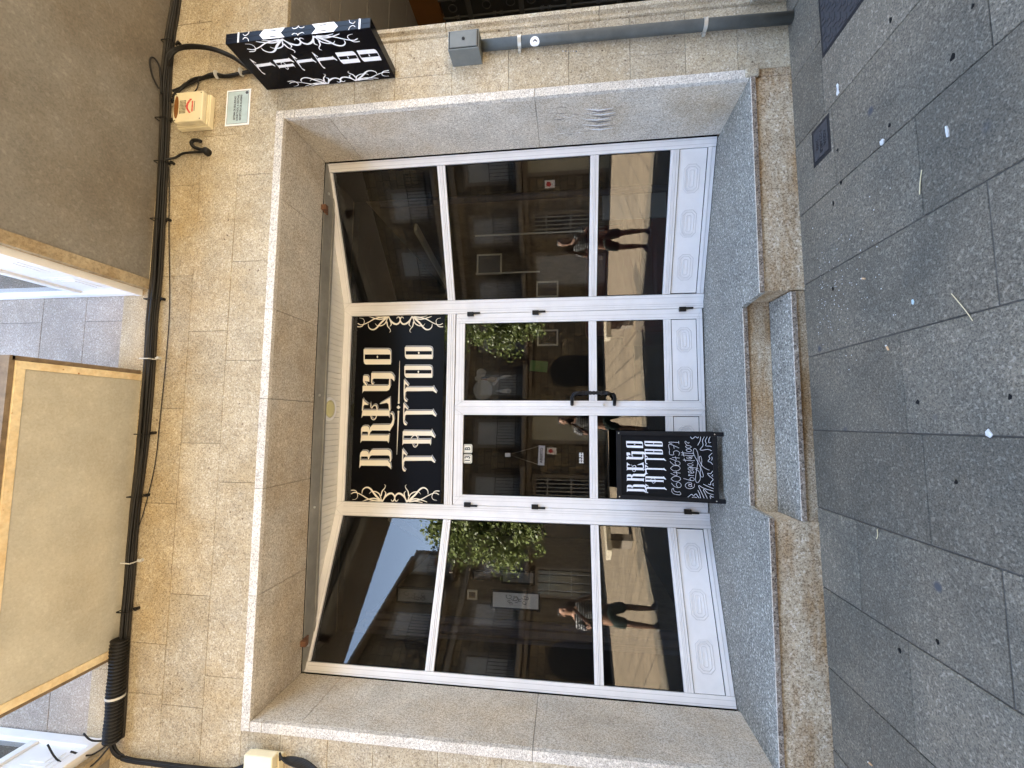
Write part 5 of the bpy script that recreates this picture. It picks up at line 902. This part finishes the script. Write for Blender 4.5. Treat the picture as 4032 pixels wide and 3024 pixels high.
gm = [(1.79, -.88), (1.46, -1.27), (1.34, -1.17), (1.30, -.82), (1.43, -.43), (1.23, -.44), (1.15, -.36), (-.03, -1.26), (-.36, -1.01), (-.03, -.85), (-1.2, -.62), (-1.05, -.85), (.66, -.30)]
for k, (x, y) in enumerate(gm):
    r = random.Random(k).uniform(.008, .014); a = MB(); a.prism([(r*cos(t)*(1+.3*sin(3*t+k)), r*.8*sin(t)*(1+.25*cos(2*t+k))) for t in [2*pi*j/12 for j in range(12)]], 0, .0012, lambda p, q_, h_: (p, q_, h_+.0105*p))
    o = a.build('gum_spot', M['seal']); o.location = (x, y, gz(x)+.0015); tag(o, 'flat black gum spot '+GL_[k], 'gum spot', 'gum spots trodden into the paving')
cr = MB(); rnd = random.Random(3)
for k in range(130):
    x = rnd.gauss(.62, .2); y = -.12-abs(rnd.gauss(0, .28)); r = rnd.uniform(.0008, .0026)
    if y < -1.2: continue
    cr.box(x-r, x+r*rnd.uniform(.5, 1.5), y-r*.7, y+r, gz(x)+.001, gz(x)+.003)
tag(cr.build('crumbs', M['paper']), 'white crumbs scattered on the paving in front of the step', 'crumbs', kind='stuff')
# ---------------------------------------------------------------- across the street (seen mirrored in the glass)
def rubble():
    m, n, b, N, L = newmat('brown masonry')
    tc = N.new('ShaderNodeTexCoord'); mp = N.new('ShaderNodeMapping'); mp.inputs['Rotation'].default_value = (R_(90), 0, 0); mp.inputs['Location'].default_value = (.3, 0, .1); L.new(tc.outputs['Object'], mp.inputs[0])
    no = N.new('ShaderNodeTexNoise'); no.inputs['Scale'].default_value = 1.6; L.new(mp.outputs[0], no.inputs['Vector'])
    ad = N.new('ShaderNodeVectorMath'); ad.operation = 'MULTIPLY_ADD'; ad.inputs[1].default_value = (.12, .12, .12); L.new(no.outputs['Color'], ad.inputs[0]); L.new(mp.outputs[0], ad.inputs[2])
    br = N.new('ShaderNodeTexBrick'); br.inputs['Scale'].default_value = 1; br.inputs['Brick Width'].default_value = .52; br.inputs['Row Height'].default_value = .29; br.inputs['Mortar Size'].default_value = .014; br.inputs['Mortar Smooth'].default_value = .3
    br.offset = .37; br.squash = .7; br.squash_frequency = 3
    br.inputs['Color1'].default_value = (.17, .135, .085, 1); br.inputs['Color2'].default_value = (.075, .06, .04, 1); br.inputs['Mortar'].default_value = (.012, .01, .008, 1); L.new(ad.outputs[0], br.inputs['Vector'])
    n2 = N.new('ShaderNodeTexNoise'); n2.inputs['Scale'].default_value = 9; n2.inputs['Detail'].default_value = 6; L.new(tc.outputs['Object'], n2.inputs['Vector'])
    mr = N.new('ShaderNodeMapRange'); mr.inputs[1].default_value = .3; mr.inputs[2].default_value = .7; mr.inputs[3].default_value = .65; mr.inputs[4].default_value = 1.3; L.new(n2.outputs['Fac'], mr.inputs[0])
    mx = N.new('ShaderNodeMix'); mx.data_type = 'RGBA'; mx.blend_type = 'MULTIPLY'; mx.inputs[0].default_value = 1; L.new(br.outputs['Color'], mx.inputs[6]); L.new(mr.outputs[0], mx.inputs[7]); L.new(mx.outputs[2], b.inputs['Base Color'])
    b.inputs['Roughness'].default_value = .9; return m
MR = rubble()
M['ostone'] = plain('dark window stone', (.17, .145, .115), .85, var=.2); M['oshut'] = plain('grey shutters', (.3, .305, .31), .6); M['oglass'] = plain('dark window panes', (.02, .025, .03), .15)
M['orender'] = plain('ochre render', (.12, .10, .07), .9, var=.25, vscale=2); M['tile'] = plain('roof tiles', (.2, .1, .06), .8, var=.3)
op = empty('opposite_building', (0, -13.4, -.3), 'dark stone house with iron balconies reflected in the shop glass', 'building')
mo = lambda u, d, z: (u*.98058+d*.19612, -13-.19612*u+.98058*d+13.4, z+.3)
def ob(s_, nm, mat, par=op, **k): return s_.build(nm, mat, par, **k)
zr = lambda u: 9.2 if u < 1.2 else 9.2-.205*(u-1.2)
a = MB(); a.prism([(-34, -.6), (5.7, -.6), (5.7, zr(5.7)), (1.2, 9.2), (-34, 9.2)], -7, 0, lambda p, q_, h_: mo(p, h_, q_)); ob(a, 'wall', MR)
a = MB(); a.box(5.75, 26, -7, .0, -.6, 7.1, m=mo); ob(a, 'side_wall', M['orender'])
a = MB()
for u0_, u1_ in ((-34.3, 1.2), (1.2, 5.9)):
    A_, B_ = zr(u0_), zr(u1_)
    vs = []
    for u_, z_ in ((u0_, A_), (u1_, B_)): vs += [mo(u_, .40, z_+.002), mo(u_, .40, z_+.11), mo(u_, -3.5, z_+1.0), mo(u_, -7.2, z_+.1), mo(u_, -7.2, z_+.002)]
    a.add(vs, [(0, 1, 2, 3, 4), (9, 8, 7, 6, 5)]+[(k, (k+1) % 5, (k+1) % 5+5, k+5) for k in range(5)])
ob(a, 'roof', M['ostone'])
a = MB(); a.prism([(.4, 7.1), (.4, 7.2), (-3.5, 8.3), (-7.9, 7.2), (-7.9, 7.1)], 5.75, 26.3, lambda p, q_, h_: mo(h_, p, q_)); ob(a, 'lower_roof', M['tile'])
a = MB(); a.box(-34, 5.7, 0, .1, 5.55, 5.75, m=mo); a.box(-34, 5.7, 0, .08, 2.75, 2.9, m=mo); ob(a, 'string_course', M['ostone'])
def owin(x, z0, z1, wd):
    a = MB()
    for b in ((x-wd/2-.14, x-wd/2, z0, z1+.16), (x+wd/2, x+wd/2+.14, z0, z1+.16), (x-wd/2, x+wd/2, z1, z1+.16), (x-wd/2-.1, x+wd/2+.1, z0-.1, z0)): a.box(b[0], b[1], 0, .07, b[2], b[3], m=mo)
    w_ = ob(a, 'window', M['ostone'])
    a = MB(); a.box(x-wd/2, x+wd/2, .0, .02, z0, z1, m=mo)
    for k in range(int((z1-z0)/.09)): a.box(x-wd/2+.04, x+wd/2-.04, .02, .03, z0+.04+.09*k, z0+.1+.09*k, m=mo)
    a.build('shutter', M['oshut'], w_)
def obal(x0, x1, z0, h=1.0):
    a = MB(); a.box(x0-.08, x1+.08, 0, .62, z0-.16, z0, m=mo); s_ = ob(a, 'balcony', M['ostone'], bevel=.02)
    a = MB(); n = int((x1-x0)/.115)
    for k in range(n+1): xx = x0+(x1-x0)*k/n; a.box(xx-.009, xx+.009, .56, .578, z0, z0+h, m=mo)
    for yy in (.15, .29, .43):
        for xx in (x0, x1): a.box(xx-.009, xx+.009, yy, yy+.018, z0, z0+h, m=mo)
    for zz_ in (z0+.03, z0+.26, z0+h): a.box(x0-.02, x1+.02, .545, .59, zz_-.012, zz_+.012, m=mo); a.box(x0-.02, x0+.01, 0, .59, zz_-.012, zz_+.012, m=mo); a.box(x1-.01, x1+.02, 0, .59, zz_-.012, zz_+.012, m=mo)
    for k in range(n*2):
        xx = x0+(x1-x0)*(k+.5)/(n*2); c = [mo(xx+.045*cos(t), .57, z0+.145+.095*sin(t)) for t in [2*pi*q/10 for q in range(11)]]; a.tube(c, .008, 4, cap=False)
    a.build('railing', M['black'], s_)
for x0, x1 in ((-9.6, -8.1), (-6.3, -4.7), (-3.75, -2.15), (-1.45, .12), (.8, 2.15), (2.75, 4.4), (5.2, 6.6)):
    owin((x0+x1)/2, 3.08, 5.0, .95); obal(x0, x1, 3.1)
for x0, x1 in ((-9.5, -7.9), (-5.3, -.7), (2.0, 4.0), (5.1, 6.6)):
    obal(x0, x1, 6.35)
    k = 2 if x1-x0 > 3 else 1
    for q in range(k): owin(x0+(x1-x0)*(q+.5)/k, 6.35, 8.2, 1.0)
def odoor(x0, x1, z1, mat, nm, bars=0, rail=M['ostone']):
    a = MB()
    for b in ((x0-.14, x0, -.3, z1+.16), (x1, x1+.14, -.3, z1+.16), (x0, x1, z1, z1+.16)): a.box(b[0], b[1], 0, .07, b[2], b[3], m=mo)
    d_ = ob(a, 'door', rail); a = MB(); a.box(x0, x1, 0, .02, -.3, z1, m=mo); a.build('door_leaf', mat, d_)
    if bars:
        a = MB()
        for k in range(bars): xx = x0+(x1-x0)*(k+.5)/bars; a.box(xx-.02, xx+.02, .03, .06, -.2, z1, m=mo)
        for z in (.1, 1.1, 2.05): a.box(x0, x1, .03, .065, z-.03, z+.03, m=mo)
        a.build('bars', plain('pale bars', (.33, .33, .32), .5), d_)
odoor(-3.2, -2.45, 2.5, M['oglass'], 'barred', 5); odoor(-.93, .1, 2.7, plain('pale shop window', (.33, .31, .24), .5), 'pale', 0)
odoor(-5.2, -4.0, 2.5, M['oshut'], 'garage', 0); odoor(4.6, 5.8, 2.5, M['oglass'], 'dark', 3); odoor(-8.6, -7.3, 2.4, M['oshut'], 'g')
a = MB(); arc = [(1.42, -.3), (1.42, 1.35)]+[(2.1-.68*cos(t), 1.35+.62*sin(t)) for t in [pi*k/14 for k in range(1, 14)]]+[(2.78, 1.35), (2.78, -.3)]
a.prism(arc, 0, .03, lambda p, q_, h_: mo(p, h_, q_)); ob(a, 'arched_door', plain('black timber', (.004, .004, .004), .8))
a = MB(); a.tube([mo(-6, .04, 2.95), mo(-3, .04, 2.8), mo(0, .05, 2.86), mo(2, .04, 2.7), mo(6, .04, 2.75)], .035, 6); ob(a, 'cable_run', M['cable'])
a = MB(); a.box(-1.5, -1.22, .0, .02, 1.7, 2.08, m=mo); nt_ = ob(a, 'notice', M['whitev']); a = MB(); a.prism(disc(-1.36, 1.93, .09, .09), .021, .024, lambda p, q_, h_: mo(p, h_, q_)); a.build('notice_disc', M['red'], nt_)
# tiled far end buildings so the street does not open on bare horizon
for k, (x0, x1, y0, y1, h_) in enumerate(((-70, -47, -20, 2, 9), (30, 60, -26, 6, 8))):
    e = empty('street_end_building', ((x0+x1)/2, y0, -.6), ('ochre rendered house closing the left end of the street', 'grey rendered house closing the right end of the street')[k], 'building')
    a = MB(); a.box(x0-(x0+x1)/2, x1-(x0+x1)/2, 0, y1-y0, -.6, h_); a.build('wall', M['orender'] if k == 0 else M['ostone'], e)
    a = MB(); a.box(x0-(x0+x1)/2-.4, x1-(x0+x1)/2+.4, -.4, y1-y0+.4, h_, h_+.4); a.build('roof', M['tile'], e)
# planter with ivy tree
plr = empty('stone_bench', (2.75, -5.05, gz(2.75)), 'pale stone bench reflected at the edge of the lower panes', 'bench')
M['bench'] = granite('pale bench stone', (.52, .47, .36), (.3, .26, .2), (.65, .6, .5), 60, (.7, .6, .45), .7)
a = MB(); a.box(-.92, .92, -.24, .24, .50, .62); a.build('bench_seat', M['bench'], plr, bevel=.012)
for x in (-.55, .55): a = MB(); a.box(x-.09, x+.09, -.19, .19, 0, .4995); a.build('bench_leg', M['oglass'] if False else M['ostone'], plr, bevel=.008)
tr_ = empty('leafy_tree', (2.92, -5.45, gz(2.75)), 'sunlit leafy tree behind the bench seen mirrored in the shop glass', 'tree')
rnd = random.Random(11)
a = MB(); trunk = spl([(.0, 0, -.0), (0, 0, .3), (.05, .03, .7), (-.04, .05, 1.4), (.02, .0, 2.1), (.0, .05, 3.2), (.05, 0, 4.85)], 4)
a.tube(trunk, [.075-.0021*i for i in range(len(trunk))], 10)
tips = []
for k in range(26):
    z = 2.25+2.7*k/26; t = k*2.4; L_ = .75+.45*rnd.random()-(.35 if z > 4.35 else 0)
    p = [(0, 0, z), (.4*L_*cos(t), .3*L_*sin(t), z+.12), (L_*cos(t), .75*L_*sin(t), z+.05+.3*rnd.random())]; a.tube(spl(p, 3), [.02, .018, .016, .014, .011, .009, .006], 5); tips.append(Vector(p[2])); tips.append(Vector(p[1]))
a.build('trunk', plain('bark', (.08, .06, .045), .9, var=.3, vscale=20), tr_)
a = MB(); cls = []
for tp in tips:
    for q in range(3): cls.append((tp+Vector((rnd.gauss(0, .14), rnd.gauss(0, .14), rnd.gauss(0, .16))), rnd.uniform(.12, .26)))
for q in range(10): cls.append((Vector((-.9+.3*rnd.random(), .3*rnd.gauss(0, 1), 2.15+.25*q+rnd.gauss(0, .15))), .18))
for c, r in cls:
    tone = rnd.uniform(.65, 1.3)
    for q in range(62):
        d = Vector((rnd.gauss(0, 1), rnd.gauss(0, 1), rnd.gauss(0, 1))); d = d.normalized()*r*rnd.random()**.4*1.5; p = c+d
        n_ = Vector((rnd.gauss(0, 1), rnd.gauss(0, 1), rnd.gauss(.6, 1))).normalized(); u_ = n_.orthogonal().normalized(); v_ = n_.cross(u_); s_ = rnd.uniform(.032, .06)
        a.add([p-u_*s_, p-u_*s_*.2+v_*s_*.75, p+u_*s_*1.1+n_*s_*.2, p-u_*s_*.2-v_*s_*.75], [(0, 1, 2), (0, 2, 3)], tone*rnd.uniform(.8, 1.2))
lm, ln_, lb_, lN, lL = newmat('tree leaves')
at_ = lN.new('ShaderNodeAttribute'); at_.attribute_name = 'tone'; mxx = lN.new('ShaderNodeMix'); mxx.data_type = 'RGBA'; mxx.blend_type = 'MULTIPLY'; mxx.inputs[0].default_value = 1; mxx.inputs[6].default_value = (.15, .185, .06, 1); lL.new(at_.outputs['Color'], mxx.inputs[7]); lL.new(mxx.outputs[2], lb_.inputs['Base Color']); lb_.inputs['Roughness'].default_value = .45
trl = lN.new('ShaderNodeBsdfTranslucent'); lL.new(mxx.outputs[2], trl.inputs[0]); ms_ = lN.new('ShaderNodeMixShader'); ms_.inputs[0].default_value = .3; lL.new(lb_.outputs[0], ms_.inputs[1]); lL.new(trl.outputs[0], ms_.inputs[2]); lL.new(ms_.outputs[0], lN['Material Output'].inputs[0])
a.build('crown', lm, tr_, recalc=False)

# ---------------------------------------------------------------- the photographer, visible only as a reflection
PX, PY, PZ = -.10, -3.42, gz(-.1)
ph = empty('person', (PX, PY, PZ), 'person in striped t-shirt and dark green shorts holding up a phone', 'person')
def skin(name, nodes, edges, mat, parent, sub=2):
    me = bpy.data.meshes.new(name); me.from_pydata([n_[0] for n_ in nodes], edges, [])
    o = bpy.data.objects.new(name, me); COL.objects.link(o); o.parent = parent
    md = o.modifiers.new('skin', 'SKIN'); md.use_smooth_shade = True
    for i, n_ in enumerate(nodes):
        r = n_[1]; me.skin_vertices[0].data[i].radius = r if isinstance(r, tuple) else (r, r)
        me.skin_vertices[0].data[i].use_root = (i == 0)
    s_ = o.modifiers.new('sub', 'SUBSURF'); s_.levels = sub; s_.render_levels = sub
    me.materials.append(mat); return o
M['skin'] = plain('skin', (.3, .17, .11), .55, var=.05); M['hair'] = plain('dark hair', (.018, .013, .01), .6, var=.3, vscale=60)
M['shorts'] = plain('green shorts cloth', (.022, .04, .032), .85); M['shoe'] = plain('dark trainers', (.03, .03, .035), .6); M['sole'] = plain('grey soles', (.3, .3, .3), .7)
sm_, sn_, sb_, sN, sL = newmat('striped jersey'); tc_ = sN.new('ShaderNodeTexCoord'); wv_ = sN.new('ShaderNodeTexWave'); wv_.bands_direction = 'Z'; wv_.inputs['Scale'].default_value = 7.5; wv_.inputs['Distortion'].default_value = 1.0; wv_.inputs['Detail'].default_value = 1; sL.new(tc_.outputs['Object'], wv_.inputs['Vector'])
cr_ = sN.new('ShaderNodeValToRGB'); cr_.color_ramp.elements[0].position = .84; cr_.color_ramp.elements[0].color = (.012, .012, .014, 1); cr_.color_ramp.elements[1].position = .9; cr_.color_ramp.elements[1].color = (.4, .4, .38, 1); sL.new(wv_.outputs['Fac'], cr_.inputs[0]); sL.new(cr_.outputs[0], sb_.inputs['Base Color']); sb_.inputs['Roughness'].default_value = .9
# body: pelvis, spine, neck, head; legs; arms raised with forearms towards the phone (local: +Y faces the shop)
N0 = [((0, 0, .92), (.15, .105)), ((0, .0, 1.08), (.135, .10)), ((0, -.01, 1.25), (.155, .11)), ((0, -.015, 1.38), (.15, .09)), ((0, 0, 1.475), .055), ((0, .02, 1.54), (.06, .068)),
      ((0, .03, 1.60), (.074, .088)), ((0, .025, 1.67), (.070, .085)), ((0, .02, 1.715), (.045, .055)),
      ((-.10, 0, .86), (.085, .09)), ((-.12, .01, .66), .075), ((-.14, .02, .48), .055), ((-.145, -.005, .32), .055), ((-.15, -.01, .10), .036), ((-.152, .0, .06), .04), ((-.16, .12, .045), (.038, .026)),
      ((.10, 0, .86), (.085, .09)), ((.12, .01, .66), .075), ((.14, .02, .48), .055), ((.145, -.005, .32), .055), ((.15, -.01, .10), .036), ((.152, .0, .06), .04), ((.16, .12, .045), (.038, .026)),
      ((-.19, -.01, 1.37), .058), ((-.245, .05, 1.24), .046), ((-.25, .10, 1.14), .042), ((-.15, .24, 1.32), .031), ((-.072, .335, 1.45), .026),
      ((.19, -.01, 1.37), .058), ((.25, .05, 1.24), .046), ((.25, .10, 1.14), .042), ((.14, .24, 1.32), .031), ((.045, .335, 1.44), .026)]
E0 = [(0, 1), (1, 2), (2, 3), (3, 4), (4, 5), (5, 6), (6, 7), (7, 8), (0, 9), (9, 10), (10, 11), (11, 12), (12, 13), (13, 14), (14, 15), (0, 16), (16, 17), (17, 18), (18, 19), (19, 20), (20, 21), (21, 22), (3, 23), (23, 24), (24, 25), (25, 26), (26, 27), (3, 28), (28, 29), (29, 30), (30, 31), (31, 32)]
# palms and fingers folded round the phone edges
for sd, w_i, wx in ((-1, 27, -.072), (1, 32, .045)):
    b0 = len(N0); N0 += [((wx+sd*.004, .352, 1.475), (.030, .016)), ((wx+sd*.002, .362, 1.505), (.032, .013))]; E0 += [(w_i, b0), (b0, b0+1)]
    for k in range(4):
        b1 = len(N0); xz = 1.485+.017*k; L_ = (.9, 1, .95, .78)[k]
        N0 += [((wx-sd*.010, .366, xz), .0085), ((wx-sd*.026*L_, .372, xz+.004), .0078), ((wx-sd*.040*L_, .369, xz+.006), .0068)]; E0 += [(b0+1, b1), (b1, b1+1), (b1+1, b1+2)]
    b1 = len(N0); N0 += [((wx+sd*.002, .345, 1.50), .010), ((wx-sd*.008, .348, 1.53), .0085)]; E0 += [(b0, b1), (b1, b1+1)]
skin('body', N0, E0, M['skin'], ph)
# face features
fa = MB(); fa.tube([(0, .112, 1.625), (0, .130, 1.598), (0, .126, 1.585)], [.008, .013, .010], 8); fa.build('nose', M['skin'], ph, smooth=True)
for sx in (-1, 1):
    a = MB(); a.lathe([(.0, -.004), (.011, -.001), (.011, .002), (0, .004)], (sx*.031, .108, 1.628), axis='Y', n=12); a.build('eye', M['ink'], ph)
    a = MB(); a.tube([(sx*.015, .112, 1.647), (sx*.032, .110, 1.652), (sx*.048, .10, 1.645)], .004, 6); a.build('eyebrow', M['hair'], ph)
    a = MB(); a.lathe([(.004, -.008), (.024, -.004), (.024, .004), (.004, .008)], (sx*.080, .022, 1.61), axis='X', n=14); a.build('ear', M['skin'], ph, smooth=True)
a = MB(); a.tube([(-.022, .108, 1.562), (0, .114, 1.56), (.022, .108, 1.562)], [.004, .006, .004], 6); a.build('mouth', plain('lips', (.3, .11, .09), .5), ph)
skin('hair', [((0, -.01, 1.712), (.086, .096)), ((0, .06, 1.722), (.074, .05)), ((0, -.05, 1.66), (.072, .05)), ((0, -.055, 1.60), (.055, .03)), ((-.062, .02, 1.69), (.025, .05)), ((.062, .02, 1.69), (.025, .05))], [(0, 1), (0, 2), (2, 3), (0, 4), (0, 5)], M['hair'], ph)
skin('tshirt', [((0, 0, .94), (.175, .128)), ((0, .0, 1.08), (.160, .122)), ((0, -.01, 1.25), (.175, .128)), ((0, -.015, 1.38), (.165, .104)), ((0, -.005, 1.43), (.09, .075)),
     ((-.195, -.01, 1.375), .072), ((-.245, .045, 1.255), .064), ((-.252, .065, 1.21), .062), ((.195, -.01, 1.375), .072), ((.25, .045, 1.255), .064), ((.257, .065, 1.21), .062)],
     [(0, 1), (1, 2), (2, 3), (3, 4), (3, 5), (5, 6), (6, 7), (3, 8), (8, 9), (9, 10)], sm_, ph)
skin('shorts', [((0, 0, .93), (.168, .122)), ((0, 0, .87), (.165, .12)), ((-.105, 0, .80), (.105, .11)), ((-.125, .01, .64), (.10, .1)), ((-.14, .015, .52), (.098, .096)), ((.105, 0, .80), (.105, .11)), ((.125, .01, .64), (.10, .1)), ((.14, .015, .52), (.098, .096))],
     [(0, 1), (1, 2), (2, 3), (3, 4), (1, 5), (5, 6), (6, 7)], M['shorts'], ph)
for sx in (-1, 1):
    o = skin('shoe', [((sx*.152, -.035, .06), (.045, .045)), ((sx*.154, .03, .055), (.047, .048)), ((sx*.162, .13, .042), (.047, .032)), ((sx*.168, .18, .036), (.04, .026))], [(0, 1), (1, 2), (2, 3)], M['shoe'], ph)
    a = MB(); a.prism([(sx*.152+x*1, y) for x, y in ((-.045, -.07), (.045, -.07), (.055, .05), (.062, .19), (.03, .235), (-.02, .235), (-.04, .1))], 0, .022, lambda p, q_, h_: (p, q_, h_)); a.build('sole', M['sole'], o)
pn = empty('phone', (-.11, -3.046, 1.13), 'dark phone held upright in both hands at face height', 'phone')
a = MB(); a.box(-.036, .036, -.004, .004, 0, .147); body_ = a.build('phone_body', M['black'], pn, bevel=.003)
a = MB()
for x, z in ((-.02, .131), (-.02, .108), (.002, .12)): a.lathe([(.0065, .0042), (.0065, .0062), (.004, .0064)], (x, 0, z), axis='Y', n=14)
a.build('camera_lenses', M['oglass'], body_)
a = MB(); a.box(-.033, .033, -.0046, -.0041, .005, .142); a.build('screen', M['oglass'], pn)
